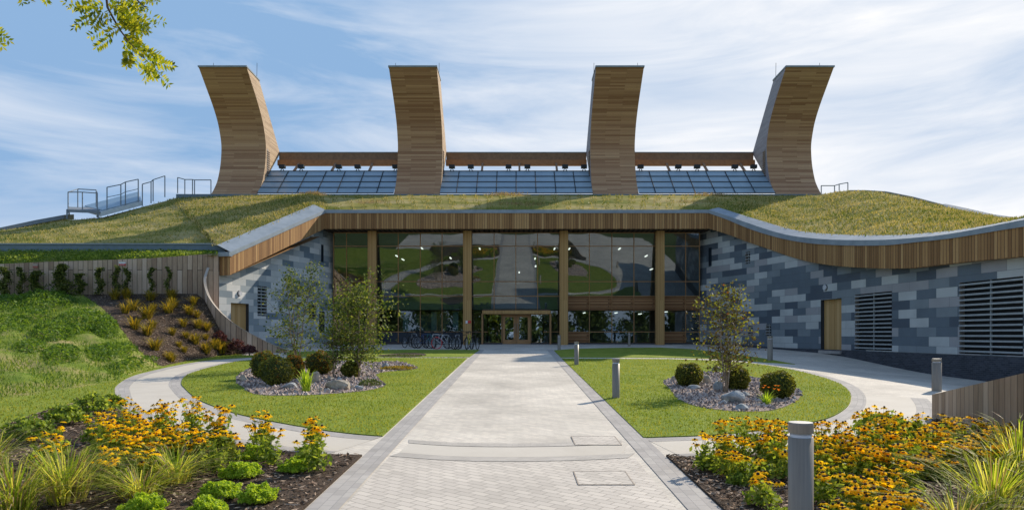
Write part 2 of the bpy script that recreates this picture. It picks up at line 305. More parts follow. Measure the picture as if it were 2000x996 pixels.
M['gold_leaf']=leaf('gold_leaf',[(.14,.12,.02),(.30,.25,.03),(.42,.28,.03)],.4)
M['ivy_leaf']=leaf('ivy_leaf',[(.035,.06,.015),(.075,.115,.025),(.15,.20,.045)],.35)
M['petal']=leaf('petal',[(.88,.50,.008),(.94,.62,.014),(.97,.72,.03)],.5,rand=.6,rough=.9,spec=.05)
M['cone']=plain('cone',(.035,.018,.012),rough=.9)
M['orange_petal']=leaf('orange_petal',[(.75,.18,.02),(.85,.28,.03)],.4)
for k,c in dict(bike_black=(.02,.02,.022),bike_white=(.8,.8,.8),bike_red=(.7,.03,.03),bike_yellow=(.55,.5,.03),bike_teal=(.03,.16,.15),bike_blue=(.04,.07,.2),bike_silver=(.35,.36,.38)).items(): M[k]=plain(k,c,rough=.35)
M['tyre']=plain('tyre',(.018,.018,.018),rough=.8)
M['lamp']=None
mm,tt,bb,oo=newmat('lamp'); bb.inputs['Emission Color'].default_value=(1,.95,.85,1); bb.inputs['Emission Strength'].default_value=1.2; M['lamp']=mm

def inpoly(X,Y,poly):
    X=np.asarray(X);Y=np.asarray(Y); c=np.zeros(X.shape,bool); n=len(poly)
    for i in range(n):
        x1,y1=poly[i][:2]; x2,y2=poly[(i+1)%n][:2]
        if y1==y2: continue
        cond=((y1>Y)!=(y2>Y)) & (X<(x2-x1)*(Y-y1)/(y2-y1)+x1); c^=cond
    return c
def catmull(pts, n=6, closed=False):
    pts=[Vector(p) for p in pts]; N=len(pts); out=[]
    rg=range(N if closed else N-1)
    for i in rg:
        p0=pts[(i-1)%N] if closed or i>0 else pts[0]; p1=pts[i]; p2=pts[(i+1)%N]; p3=pts[(i+2)%N] if closed or i+2<N else pts[-1]
        for k in range(n):
            t=k/n; out.append(.5*((2*p1)+(-p0+p2)*t+(2*p0-5*p1+4*p2-p3)*t*t+(-p0+3*p1-3*p2+p3)*t*t*t))
    if not closed: out.append(pts[-1])
    return out
def slab(name, poly, dz, mat, thick=.03, kind='structure', label=None, cat=None):
    """filled flat region following the ground plane with an edge"""
    import bmesh
    from mathutils.geometry import tessellate_polygon
    bm=bmesh.new(); vs=[bm.verts.new((p[0],p[1],gz(p[0],p[1])+dz)) for p in poly]
    for t3 in tessellate_polygon([[Vector((p[0],p[1],0)) for p in poly]]):
        try: bm.faces.new([vs[i] for i in t3])
        except ValueError: pass
    lo=[bm.verts.new((p[0],p[1],gz(p[0],p[1])+dz-thick)) for p in poly]; n=len(poly)
    for i in range(n): bm.faces.new((vs[i],lo[i],lo[(i+1)%n],vs[(i+1)%n]))
    bmesh.ops.recalc_face_normals(bm,faces=bm.faces)
    me=bpy.data.meshes.new(name); bm.to_mesh(me); bm.free(); me.materials.append(mat)
    o=bpy.data.objects.new(name,me); COL.objects.link(o); tag(o,label,cat,None,kind); return o
def strip(name, a, b, dz, mat, kind='structure'):
    m=MB(); u=0
    for i in range(len(a)-1):
        q=[a[i],a[i+1],b[i+1],b[i]]; l=(Vector(a[i+1])-Vector(a[i])).length; w=(Vector(b[i])-Vector(a[i])).length
        m.face([(p[0],p[1],gz(p[0],p[1])+dz) for p in q],[(u,0),(u+l,0),(u+l,w),(u,w)]); u+=l
    o=m.build(name,mat); tag(o,kind=kind); return o
def offset(line, d):
    out=[]; N=len(line)
    for i in range(N):
        t=(line[min(i+1,N-1)]-line[max(i-1,0)]); t=Vector((t.x,t.y,0)).normalized(); out.append(line[i]+Vector((-t.y,t.x,0))*d)
    return out
def blades(name, pts, h, w, lean, mat, kind='stuff', label=None, cat='grass', parent=None, curve=False, hvar=.5):
    pts=np.asarray(pts); N=len(pts); a=rng.uniform(0,2*np.pi,N); hh=h*(1-hvar+2*hvar*rng.random(N)); ww=w*(.7+.6*rng.random(N))
    d=np.stack([np.cos(a),np.sin(a),np.zeros(N)],1); a2=rng.uniform(0,2*np.pi,N); l=lean*rng.random(N)
    tip=pts+np.stack([np.cos(a2)*l*hh,np.sin(a2)*l*hh,hh],1)
    V=np.stack([pts-d*ww[:,None]/2,pts+d*ww[:,None]/2,tip],1)
    o=soup(name,V,3,mat,parent)
    if not parent: tag(o,label,cat,None,kind)
    return o
def leafquads(C, size, up=.3, aspect=.6, svar=.4, nrm=None):
    """random leaf shaped quads (diamond) at centres C"""
    C=np.asarray(C); N=len(C); v=rng.normal(size=(N,3)); v/=np.linalg.norm(v,axis=1)[:,None]; v[:,2]*=(1-up)
    v/=np.linalg.norm(v,axis=1)[:,None]; w=rng.normal(size=(N,3)); w-=v*(w*v).sum(1)[:,None]; w/=np.linalg.norm(w,axis=1)[:,None]
    s=(size*(1-svar+2*svar*rng.random(N)))[:,None]
    return np.stack([C-v*s*.5, C-v*s*.05+w*s*aspect*.5, C+v*s*.5, C-v*s*.05-w*s*aspect*.5],1)
# ================================================================ GROUND AND COURT
m=MB()
ys=[-400,-60,-40,-20,-10,0,4,8,12,16,20,24,27,30,33,36,39,44,50,60,120,400,1500]; xs=[-1500,-300,-80,-40,-20,0,6,8,9.5,10.5,11.5,12.5,13.5,14.5,16,18,22,40,80,300,1500]
for i in range(len(ys)-1):
    for j in range(len(xs)-1):
        m.face([(x,y,gz(x,y)-.12) for x,y in ((xs[j],ys[i]),(xs[j+1],ys[i]),(xs[j+1],ys[i+1]),(xs[j],ys[i+1]))])
tag(m.build('ground',M['ground']),kind='structure')
# the pavement sheet of the court
m=MB(); st=.75
gx=np.arange(-16.5,19,st); gy=np.arange(-9,51,st)
for y in gy:
    for x in gx:
        m.face([(a,b,gz(a,b)) for a,b in ((x,y),(x+st,y),(x+st,y+st),(x,y+st))])
tag(m.build('pavement',M['paving'],smooth=True),kind='structure')
# left lawn edge (inner side of the ring path), clockwise from the path corner at the front
def Gl(l): return [G(*p) for p in l]
eL=Gl([(747,852.5),(700,849),(640,842),(590,834),(540,825),(495,816),(450,805),(405,789),(380,776),(362,760),(354,749),(362,735),(385,725),(434,712),(482,704),(560,700)])
eL=catmull(eL,5)
lawnL=[(p.x,p.y) for p in eL]+[(p.x,p.y) for p in Gl([(700,699),(913,699.5)])]
slab('lawn',lawnL,.022,M['lawn'])
eR=catmull(Gl([(1257,855.5),(1300,854),(1370,851.5),(1440,846),(1510,838),(1570,828),(1615,818),(1645,803),(1660,787),(1660,768),(1642,751),(1605,737),(1550,723),(1500,714.5),(1455,709),(1390,704.5),(1300,701.5)]),5)
lawnR=[(p.x,p.y) for p in eR]+[(p.x,p.y) for p in Gl([(1097,700.5)])]
slab('lawn',lawnR,.022,M['lawn'])
farL=[(p.x,p.y) for p in Gl([(560,697.5),(917,697.5),(937,683.5),(800,683),(640,685),(560,688)])]
slab('lawn',farL,.022,M['lawn'])
farR=[(p.x,p.y) for p in Gl([(1095,698),(1082,684.5),(1120,681.5),(1200,679.5),(1290,679),(1350,682),(1420,690),(1490,700),(1553,711.5),(1500,708.5),(1455,705),(1390,701),(1300,699)])]
slab('lawn',farR,.022,M['lawn'])
# kerb bands beside the lawns and ring path
s_=-1
oL=[offset(eL,d*s_) for d in (.02,.34,1.36,1.72)]
if (oL[3][20]-Vector((0,22,0))).length < (eL[20]-Vector((0,22,0))).length: oL=[offset(eL,d) for d in (.02,.34,1.36,1.72)]
oR=[offset(eR,d) for d in (.02,.34,1.36,1.72)]
if (oR[3][20]-Vector((0,22,0))).length < (eR[20]-Vector((0,22,0))).length: oR=[offset(eR,-d) for d in (.02,.34,1.36,1.72)]
strip('kerb',oL[0],oL[1],.006,M['kerb']); strip('path',oL[1],oL[2],.003,M['plain_paving']); strip('kerb',oL[2],oL[3],.006,M['kerb'])
kR=[p for p in oR[0]]; strip('kerb',oR[0],oR[1],.006,M['kerb'])
strip('path',oR[1][:45],oR[2][:45],.003,M['plain_paving']); strip('kerb',oR[2][:45],oR[3][:45],.006,M['kerb'])
# main path: borders, crossing bands
XL,XR=-2.27,2.21
def vline(x,y0,y1,n=20): return [Vector((x,y0+(y1-y0)*i/n,0)) for i in range(n+1)]
for x0,x1 in ((XL,XL+.36),(XR-.36,XR)): strip('kerb',vline(x0,-9,41),vline(x1,-9,41),.009,M['kerb'])
def arc(y):  # crossing bands follow the ring
    return catmull(Gl([(700,y-9),(780,y-2.5),(880,y+4.5),(1000,y+6.5),(1120,y+4.5),(1200,y+1),(1262,y-3),(1300,y-6)]),5)
for ya,yb in ((859.5,866),(886.5,894.5)):
    a=[p for p in arc(ya) if XL+.37<p.x<XR-.37]; b=[p for p in arc(yb) if XL+.37<p.x<XR-.37]
    n=min(len(a),len(b)); strip('kerb',a[:n],b[:n],.006,M['kerb_dark'])
m_a=[p for p in arc(866.5) if XL+.37<p.x<XR-.37]; m_b=[p for p in arc(886) if XL+.37<p.x<XR-.37]; n=min(len(m_a),len(m_b)); strip('path',m_a[:n],m_b[:n],.003,M['plain_paving'])
# front half of the main path: herringbone blocks with wider joints
fr=[p for p in arc(895) if XL+.37<p.x<XR-.37]
fb=[Vector((p.x,-9,0)) for p in fr]; strip('path',fr,fb,.003,M['big_paving'])
# recessed inspection covers
for nm,q,lb in (('access_cover',[(1120,921),(1224,921),(1238,948),(1128,947)],'rectangular paved inspection cover in the front part of the path'),('access_cover',[(1117,853),(1202,852),(1213,869),(1121,870)],'rectangular paved inspection cover crossing the dark band of the path')):
    c=Gl(q); c[0].x=c[3].x=(c[0].x+c[3].x)/2; c[1].x=c[2].x=(c[1].x+c[2].x)/2; c[0].y=c[1].y=(c[0].y+c[1].y)/2; c[2].y=c[3].y=(c[2].y+c[3].y)/2
    x0,x1,y1,y0=c[0].x,c[1].x,c[0].y,c[2].y; r=empty(nm,(0,0,0)); tag(r,lb,'inspection cover','inspection covers in the path')
    fm=MB(); w=.015
    for a0,a1,b0,b1 in ((x0,x1,y0,y0+w),(x0,x1,y1-w,y1),(x0,x0+w,y0+w,y1-w),(x1-w,x1,y0+w,y1-w)):
        fm.hexa([(a0,b0,gz(a0,b0)+.004),(a1,b0,gz(a1,b0)+.004),(a1,b1,gz(a1,b1)+.004),(a0,b1,gz(a0,b1)+.004),(a0,b0,gz(a0,b0)+.013),(a1,b0,gz(a1,b0)+.013),(a1,b1,gz(a1,b1)+.013),(a0,b1,gz(a0,b1)+.013)])
    fm.build('frame',plain('cover_rim',(.33,.27,.21)),r)
    tm=MB(); tm.face([(a,b,gz(a,b)+.011) for a,b in ((x0+w,y0+w),(x1-w,y0+w),(x1-w,y1-w),(x0+w,y1-w))]); tm.build('paver_infill',M['big_paving'],r)
# outer left lawn
ringout=[(p.x,p.y) for p in oL[3]]
k0=next(i for i,p in enumerate(oL[3]) if p.x<-8.2)
k1=len(ringout)-1
edge=ringout[k0:k1]
bedline=[(-9.6,12.7),(-10.3,15.1),(-10.4,16.6)]
kk=next(i for i,p in enumerate(edge) if p[1]>17.2)
lawnW=[(-60,5.0),(-12.0,5.0),(-10.6,9.5)]+bedline+edge[kk:]+[(-14.5,36.0),(-60,36)]
slab('lawn',lawnW,.018,M['lawn'])
# planting beds of mulch soil
bedL=edge[:kk][::-1]; bedL=[(-10.4,16.6),(-10.3,15.1),(-9.6,12.7),(-10.6,9.5),(-12.0,5.0),(-12,2.5),(XL-.02,2.5),(XL-.02,10.15)]+ringout[:k0][2:]+edge[:kk]
bedL=[p for p in bedL if p[0]<=XL-.019]
slab('planting_bed',bedL,.03,M['soil'])
outR=[(p.x,p.y) for p in oR[3]]
bedR=[p for p in outR if p[0]>XR+.03 and p[1]<14.8 and p[0]<8.2]
bedR=[(XR+.02,10.15)]+bedR+[(8.7,14.0),(7.25,9.5),(5.6,4.2),(5.0,2.5),(XR+.02,2.5)]
slab('planting_bed',bedR,.03,M['soil'])
# gravel beds
gravL=[(p.x,p.y) for p in catmull(Gl([(461,746),(477,759),(494,770),(532,774),(604,773),(671,769),(723,763),(751,754),(744,745),(734,736),(742,729),(776,725),(813,721),(806,714.5),(776,707),(734,708),(640,706),(560,710),(500,718),(470,731)]),4,True)]
slab('gravel_bed',gravL,.034,M['gravel'])
gravR=[(p.x,p.y) for p in catmull(Gl([(1295,747),(1317,738),(1350,731),(1398,728),(1471,738),(1519,748),(1562,764),(1557,783),(1510,803),(1437,805),(1364,796),(1325,780),(1308,760)]),4,True)]
slab('gravel_bed',gravR,.034,M['gravel'])
slab('planting_bed',[(p.x,p.y) for p in catmull(Gl([(742,694),(800,690),(832,692.5),(815,697),(750,697)]),4,True)],.034,M['soil'])

def scatter(poly, n, dz=0):
    xs=[p[0] for p in poly]; ys=[p[1] for p in poly]; out=[]
    X=rng.uniform(min(xs),max(xs),n*3); Y=rng.uniform(min(ys),max(ys),n*3); k=inpoly(X,Y,poly); X=X[k][:n]; Y=Y[k][:n]
    return np.array([(x,y,gz(x,y)+dz) for x,y in zip(X,Y)])
def chips(name, P_, size, mat, label, cat, aspect=.35, up=.75, lift=.02):
    q=leafquads(P_+np.array([0,0,lift]),size,up=0,aspect=aspect,svar=.6)
    # flatten the chips towards the ground with a little tilt
    c=q.mean(1,keepdims=True); q=c+(q-c)*np.array([1,1,.35])
    o=soup(name,q,4,mat); tag(o,label,cat,None,'stuff'); return o
def near_weight(Pt, y0):  # denser where it is close
    return Pt[rng.random(len(Pt))<np.clip((y0/Pt[:,1])**1.0,0,1)]
vis=lambda Pt: Pt[(np.abs(Pt[:,0]/Pt[:,1])<.85)]
bm_=np.concatenate([vis(scatter(bedL,30000,.03))]); chips('bark_mulch',near_weight(bm_,14),.075,M['mulch'],'dark bark chippings covering the left flower bed','bark mulch')
bm_=np.concatenate([vis(scatter(bedR,24000,.03))]); chips('bark_mulch',near_weight(bm_,14),.075,M['mulch'],'dark bark chippings covering the right flower bed','bark mulch')
def pebbles(name, P_, size, label):
    N=len(P_); s=(size*(.5+rng.random(N)))[:,None,None]; base=np.array([[1,0,0],[.1,.9,0],[-.9,.2,0],[-.2,-1,0],[0,0,.8]])
    a=rng.uniform(0,6.28,N); c,sn=np.cos(a),np.sin(a); b=np.repeat(base[None],N,0)*(.7+.6*rng.random((N,5,3)))
    x=b[:,:,0]*c[:,None]-b[:,:,1]*sn[:,None]; y=b[:,:,0]*sn[:,None]+b[:,:,1]*c[:,None]; b=np.stack([x,y,b[:,:,2]],2)*s+P_[:,None]
    T=np.stack([b[:,[0,1,4]],b[:,[1,2,4]],b[:,[2,3,4]],b[:,[3,0,4]]],1).reshape(-1,3,3)
    # keep islands random per stone: quads share nothing, fine at this size
    o=soup(name,T,3,M['pebble']); tag(o,label,'gravel',None,'stuff')
pebbles('gravel',scatter(gravL,3800,.03),.06,'pinkish grey gravel filling the left island bed')
pebbles('gravel',scatter(gravR,2600,.03),.05,'pinkish grey gravel filling the right island bed')
# short grass on the lawns
gl=near_weight(np.concatenate([scatter(lawnL,52000,.02)]),15); gl=gl[~inpoly(gl[:,0],gl[:,1],gravL)]
blades('lawn_grass',gl,.035,.022,.8,M['lawn_blade'],label='short mown grass on the left round lawn')
gl=near_weight(np.concatenate([scatter(lawnR,48000,.02)]),15); gl=gl[~inpoly(gl[:,0],gl[:,1],gravR)]
blades('lawn_grass',gl,.035,.022,.8,M['lawn_blade'],label='short mown grass on the right round lawn')
gl=near_weight(vis(scatter([(x if x>-22 else -22,y) for x,y in lawnW],52000,.02)),15); blades('lawn_grass',gl,.045,.024,.9,M['lawn_blade'],label='mown grass on the slope left of the curved path')
# ---------------------------------------------------------------- left bank
ybx=[-500,0,100,190,232,262,300,350,430,500,560]; yby=[800,782,768,752,745,730,720,708.5,695,690,689]
ytx=[-500,0,200,340,385,405,420,430,450,470,495,520,545,560]; yty=[579,577,575,573,574,590,615,636,655,668,681,688,689.5,690]
Ztx=[-500,300,400,430,470,520,560]; Zty=[37.3,37.3,36.6,36.4,36.6,37.0,37.3]
def bank(x,t):
    b=G(x,interp(ybx,yby,x),.012); p=P(x,interp(ytx,yty,x),interp(Ztx,Zty,x)); 
    if p.y<b.y: p=b.copy(); p.y=b.y+.01
    v=b.lerp(p,t); v.z=b.z+(p.z-b.z)*(t**1.25)
    return v
def xb(t): return interp([0,.12,.35,.6,.8,1],[318,296,262,226,200,160],t)
def bankmesh(name,xf,n,mat,amp,nt=26):
    m=MB(); g=[]
    for i in range(nt+1):
        t=i/nt; row=[]
        for j in range(n+1):
            v=bank(xf(j/n,t),t); v.z+=amp*ss(0,.15,t)*ss(1,.9,t)*noise2(v.x*1.2,v.y*1.2); row.append(v)
        g.append(row)
    for i in range(nt):
        for j in range(n): m.face([g[i][j],g[i][j+1],g[i+1][j+1],g[i+1][j]])
    return tag(m.build(name,mat,smooth=True),kind='structure')
bankmesh('slope',lambda s,t:-500+(xb(t)+500)*s,60,M['lawn_wild'],.12)
bankmesh('planting_bed',lambda s,t:xb(t)+(560-xb(t))*s,50,M['soil'],.05)
def bankpts(n,x0f,x1f,t0=0,t1=1,dz=0):
    out=[]
    for _ in range(n):
        t=t0+(t1-t0)*random.random(); x=x0f(t)+(x1f(t)-x0f(t))*random.random(); v=bank(x,t); out.append((v.x,v.y,v.z+dz))
    return np.array(out)
bp=bankpts(14000,xb,lambda t:545,.01,.99,.0); chips('bark_mulch',bp,.10,M['mulch'],'dark bark chippings on the slope below the timber fence','bark mulch',lift=.05)
bp=bankpts(13000,lambda t:-60,lambda t:xb(t),.02,1); blades('rough_grass',bp,.11,.035,1.0,M['wild_blade'],label='rough green grass on the bank below the fence')
# weedy mounds on the grass bank
cl=[]
for (wx,wt,rx,ry,hh,n) in ((85,.90,1.9,1.1,.55,2600),(20,.88,1.5,.9,.4,1300),(160,.62,1.6,1.3,.55,2300),(110,.52,1.4,1.0,.45,1500),(205,.55,.8,1.0,.5,1100),(60,.70,1.2,1.0,.35,1000),(20,.62,1.4,.9,.3,800),(215,.30,1.5,.8,.22,1200),(120,.30,1.2,.8,.25,900),(60,.38,1.0,.6,.22,600),(255,.14,1.6,.6,.14,700),(-60,.85,1.5,1,.5,700)):
    c=bank(wx,wt)
    for _ in range(n):
        a=random.uniform(0,6.28); r=random.random()**.5; e=bank(wx+r*math.cos(a)*rx*36,min(.99,max(.02,wt+r*math.sin(a)*ry*.12)))
        cl.append((e.x,e.y,e.z+hh*(1-r*r)*(.35+.65*random.random())*(1+.4*noise2(e.x*3,e.y*3))))
o=soup('weeds',leafquads(np.array(cl),.15,up=.2,aspect=.4),4,leaf('weed_leaf',[(.07,.14,.022),(.12,.21,.03),(.20,.30,.05)],.45,rand=.6,scale=1.4)); tag(o,'lush green weeds and nettles mounded on the grass bank','weeds',None,'stuff')
# ================================================================ BUILDING
B=empty('laboratory_building',(0,48,1.4),label='low timber and grey tiled laboratory under a grass roof with four curved wooden towers',cat='building')
def bpart(mb,name,mat,parent=None,label=None,smooth=False):
    o=mb.build(name,mat,None,smooth); 
    if parent is None: parent=B
    o.parent=parent; 
    w=Vector((0,0,0)); q=parent
    while q is not None: w+=Vector(q.location); q=q.parent
    o.location=-w
    if label: o['label']=label
    return o
def bempty(name,label=None,parent=None):
    o=bpy.data.objects.new(name,None); COL.objects.link(o); o.parent=parent or B; o.empty_display_size=.2
    if label: o['label']=label
    return o
# --- eaves: samples (photo x, depth Z, coping top y, wood top y, wood bottom y)
RE=[(1385,47.1,410,416.5,447),(1420,45.7,421,428.5,457),(1460,44.2,435,446,473),(1500,42.4,449,459,486),(1541,40.6,460,469.5,501),(1581,38.4,465,475.5,512),(1621,36.0,468,478.5,518.5),(1661,34.0,469,479.8,522),(1701,32.3,469,480,524),(1741,30.9,468,479,525),(1782,29.5,465,474,524),(1822,28.3,461.5,470,519),(1862,27.2,456,465.5,514.5),(1902,26.1,449,459,510),(1942,25.0,441,452,506.5),(2000,23.6,429.5,443,501),(2060,22.3,419,433,497),(2140,20.8,408,423,493)]
xs_=[r[0] for r in RE]
def rsm(k,x): return interp(xs_,[r[k] for r in RE],x)
re_px=list(np.arange(1385,2141,7.55)); 
def smooth(a,n=3):
    a=np.array(a,float)
    for _ in range(n): b=a.copy(); b[1:-1]=(a[:-2]+2*a[1:-1]+a[2:])/4; a=b
    return a
rz=smooth([rsm(1,x) for x in re_px],6)
rt=smooth([CZ+(HY-rsm(2,x))/F*rsm(1,x) for x in re_px],6); rw=smooth([CZ+(HY-rsm(3,x))/F*rsm(1,x) for x in re_px],6); rb=smooth([CZ+(HY-rsm(4,x))/F*rsm(1,x) for x in re_px],6)
rX=smooth([(x-CX)/F*rsm(1,x) for x in re_px],6)
ZF=47.1; XC0=(634-CX)/F*ZF; XC1=rX[0]; zt0=rt[0]; zw0=rw[0]; zb0=rb[0]
def eave(name_f,name_c,pl,front_lab=None,inner_up=.35,inner_w=.95,out=1,thick=.28):
    """pl: list of (X,Y,ztop,zwood,zbottom) along the eave; outward normal to the court side is 'out'"""
    f=MB(); c=MB(); u=0; N=len(pl); nr=[]
    for i in range(N):
        a=Vector(pl[max(i-1,0)][:2]); b=Vector(pl[min(i+1,N-1)][:2]); t=(b-a).normalized(); nr.append(Vector((-t.y,t.x))*out)
    inner=[]
    for i in range(N):
        n=nr[i]; p=pl[i]; inner.append((p[0]+n.x*inner_w,p[1]+n.y*inner_w,p[2]+inner_up))
    for i in range(N-1):
        p,q=pl[i],pl[i+1]; l=(Vector(q[:2])-Vector(p[:2])).length; n=nr[i]; n2=nr[i+1]
        f.face([(p[0],p[1],p[4]),(q[0],q[1],q[4]),(q[0],q[1],q[3]),(p[0],p[1],p[3])],[(u,0),(u+l,0),(u+l,1.1),(u,1.1)])
        f.face([(p[0]+n.x*thick,p[1]+n.y*thick,p[4]),(q[0]+n2.x*thick,q[1]+n2.y*thick,q[4]),(q[0],q[1],q[4]),(p[0],p[1],p[4])],[(u,0),(u+l,0),(u+l,.2),(u,.2)])
        e=.05
        c.face([(p[0]-n.x*e,p[1]-n.y*e,p[3]),(q[0]-n2.x*e,q[1]-n2.y*e,q[3]),(q[0]-n2.x*e,q[1]-n2.y*e,q[2]),(p[0]-n.x*e,p[1]-n.y*e,p[2])])
        c.face([(p[0]-n.x*e,p[1]-n.y*e,p[2]),(q[0]-n2.x*e,q[1]-n2.y*e,q[2]),inner[i+1],inner[i]])
        c.face([(p[0]-n.x*e,p[1]-n.y*e,p[3]),(p[0],p[1],p[3]),(q[0],q[1],q[3]),(q[0]-n2.x*e,q[1]-n2.y*e,q[3])])
        u+=l
    bpart(f,name_f,M['fascia'],label=front_lab); bpart(c,name_c,M['coping'])
    return inner
# left eave: straight
PL0=(-15.94,38.0); PL1=(XC0,ZF)
def leftpt(t):
    X=PL0[0]+(PL1[0]-PL0[0])*t; Y=PL0[1]+(PL1[1]-PL0[1])*t
    ztop=6.72+(zt0-6.72)*t; return (X,Y,ztop,6.47+(zw0-6.47)*t,5.42+(zb0-5.42)*t)
lpl=[leftpt(i/20) for i in range(21)]
inL=eave('fascia','coping',lpl,'sunlit timber fascia of the left eave',inner_up=.42,inner_w=.85,out=1)
inR=eave('fascia','coping',[(rX[i],rz[i],rt[i],rw[i],rb[i]) for i in range(len(re_px))],'curving timber fascia of the right eave',inner_up=.25,inner_w=.9,out=1)
fpl=[(XC0+(XC1-XC0)*i/10,ZF,zt0,zw0,zb0) for i in range(11)]
inF=eave('fascia','coping',fpl,'straight timber fascia above the glass front',inner_up=.02,inner_w=.6,out=1)
# return end of the left fascia
m=MB(); e0=lpl[0]; d=Vector((PL1[0]-PL0[0],PL1[1]-PL0[1])).normalized(); nn=Vector((-d.y,d.x))
ex,ey=e0[0]+nn.x*.85,e0[1]+nn.y*.85
m.face([(ex,ey,e0[4]),(e0[0],e0[1],e0[4]),(e0[0],e0[1],e0[3]),(ex,ey,e0[3])],[(0,0),(.85,0),(.85,1.1),(0,1.1)])
m.face([(ex,ey,e0[4]),(ex+d.x*9,ey+d.y*9,e0[4]+3.4),(e0[0]+d.x*9,e0[1]+d.y*9,e0[4]+3.4),(e0[0],e0[1],e0[4])],[(0,0),(0,9),(.85,9),(.85,0)])
bpart(m,'fascia',M['fascia'],label='short timber return at the low end of the left eave')
m=MB(); m.hexa([(ex-.05,ey-.12,e0[3]),(e0[0]+.02,e0[1]-.12,e0[3]),(e0[0]+.1,e0[1]+.1,e0[3]),(ex,ey+.1,e0[3]),(ex-.05,ey-.12,e0[3]+.24),(e0[0]+.02,e0[1]-.12,e0[3]+.24),(e0[0]+.1,e0[1]+.1,e0[3]+.24),(ex,ey+.1,e0[3]+.24)]); bpart(m,'coping',M['coping'])
# --- walls with openings
def wall(name,path,ztop,mat,openings,label=None,base=None,plinth=None,du=.6,un=1):
    """path: plan polyline; openings: (u0,u1,z0,z1)"""
    cum=[0]
    for i in range(1,len(path)): cum.append(cum[-1]+math.dist(path[i],path[i-1]))
    def pos(u): return (interp(cum,[p[0] for p in path],u),interp(cum,[p[1] for p in path],u))
    us=set(np.arange(0,cum[-1],du).tolist()+[cum[-1]])
    for o in openings: us|={o[0],o[1]}
    us=sorted(us); m=MB(); pm=MB()
    for i in range(len(us)-1):
        a,b=us[i],us[i+1]
        if b-a<1e-4: continue
        (x0,y0),(x1,y1)=pos(a),pos(b); ta,tb=ztop(a),ztop(b); ba,bb_=base(a),base(b)
        zs=sorted({o[2] for o in openings if o[0]-1e-6<=a and o[1]+1e-6>=b}|{o[3] for o in openings if o[0]-1e-6<=a and o[1]+1e-6>=b})
        lv=[None]+zs+[99]
        for k in range(len(lv)-1):
            l0,l1=lv[k],lv[k+1]; l0a=ba if l0 is None else l0; l0b=bb_ if l0 is None else l0
            zm=((l0a+min(l1,ta))/2)
            if any(o[0]-1e-6<=a and o[1]+1e-6>=b and o[2]<zm<o[3] for o in openings): continue
            m.face([(x0,y0,l0a),(x1,y1,l0b),(x1,y1,min(l1,tb)),(x0,y0,min(l1,ta))],[(a,l0a),(b,l0b),(b,min(l1,tb)),(a,min(l1,ta))])
        if plinth is not None:
            g0,g1=gz(x0,y0)-.2,gz(x1,y1)-.2; n=un*.03; t=Vector((x1-x0,y1-y0)).normalized(); ox,oy=t.y*n,-t.x*n
            pm.face([(x0+ox,y0+oy,g0),(x1+ox,y1+oy,g1),(x1+ox,y1+oy,bb_),(x0+ox,y0+oy,ba)],[(a,g0),(b,g1),(b,bb_),(a,ba)])
    w=bpart(m,name,mat,label=label)
    if plinth is not None: bpart(pm,'plinth',plinth)
    def at(u,z,dn=0):
        (x0,y0),(x1,y1)=pos(max(0,u-.1)),pos(u+.1); t=Vector((x1-x0,y1-y0)).normalized(); p=pos(u); return Vector((p[0]+t.y*un*dn,p[1]-t.x*un*dn,z))
    def upx(x):
        best=min(np.arange(0,cum[-1],.01),key=lambda u:abs(px((*pos(u),0))[0]-x)); return float(best)
    return pos,at,upx,cum[-1]
# right wall
rp=[(13.25,49.3),(14.35,46.6),(15.3,44.0),(16.3,40.5),(16.95,36.5),(17.35,32.4),(17.75,27.2),(18.1,22.4),(18.3,19.5)]
rp=[(p.x,p.y) for p in catmull([(x,y,0) for x,y in rp],8)]
rc=[0]
for i in range(1,len(rp)): rc.append(rc[-1]+math.dist(rp[i],rp[i-1]))
def rtop(u):
    y=interp(rc,[p[1] for p in rp],u); return interp(list(rz[::-1]),list((rb+.25)[::-1]),y)
PLZ=1.33
def rbase(u):
    x,y=interp(rc,[p[0] for p in rp],u),interp(rc,[p[1] for p in rp],u); return max(1.32,min(1.6,gz(x,y)+.12)) if y>40 else 1.32
def uz(upx_,Yof,x,y):
    u=upx_(x); return u,CZ+(HY-y)/F*Yof(u)
def rpos(u): return (interp(rc,[p[0] for p in rp],u),interp(rc,[p[1] for p in rp],u))
def rupx(x): return float(min(np.arange(0,rc[-1],.01),key=lambda u:abs(px((*rpos(u),0))[0]-x)))
def rspan(x0,x1,yt,yb):
    u0,u1=rupx(x0),rupx(x1); um=(u0+u1)/2; Y=rpos(um)[1]; return [u0,u1,CZ+(HY-yb)/F*Y,CZ+(HY-yt)/F*Y]
door_r=rspan(1603,1643.5,584,686); lv1=rspan(1670,1742,572,689); lv2=rspan(1874,1998,546,695); vs1=rspan(1456,1465,492,515); vs2=rspan(1461,1470,636,655); vs3=rspan(1496,1506,633,655); win_r=rspan(1384,1390,484,520)
lv1[2]=1.36; lv2[2]=1.36; door_r[2]=gz(*rpos(door_r[0]))+.16; lv2[0]=lv2[0]; lv2[1]=max(lv2[1],lv2[0]+2.8)
rpos_,rat,_,rL=wall('wall',rp,rtop,M['tile'],[door_r,lv1,lv2,vs1,vs2,vs3,win_r],'curving wall of mixed dark blue and grey tiles right of the entrance',base=rbase,plinth=M['plinth'],un=1)
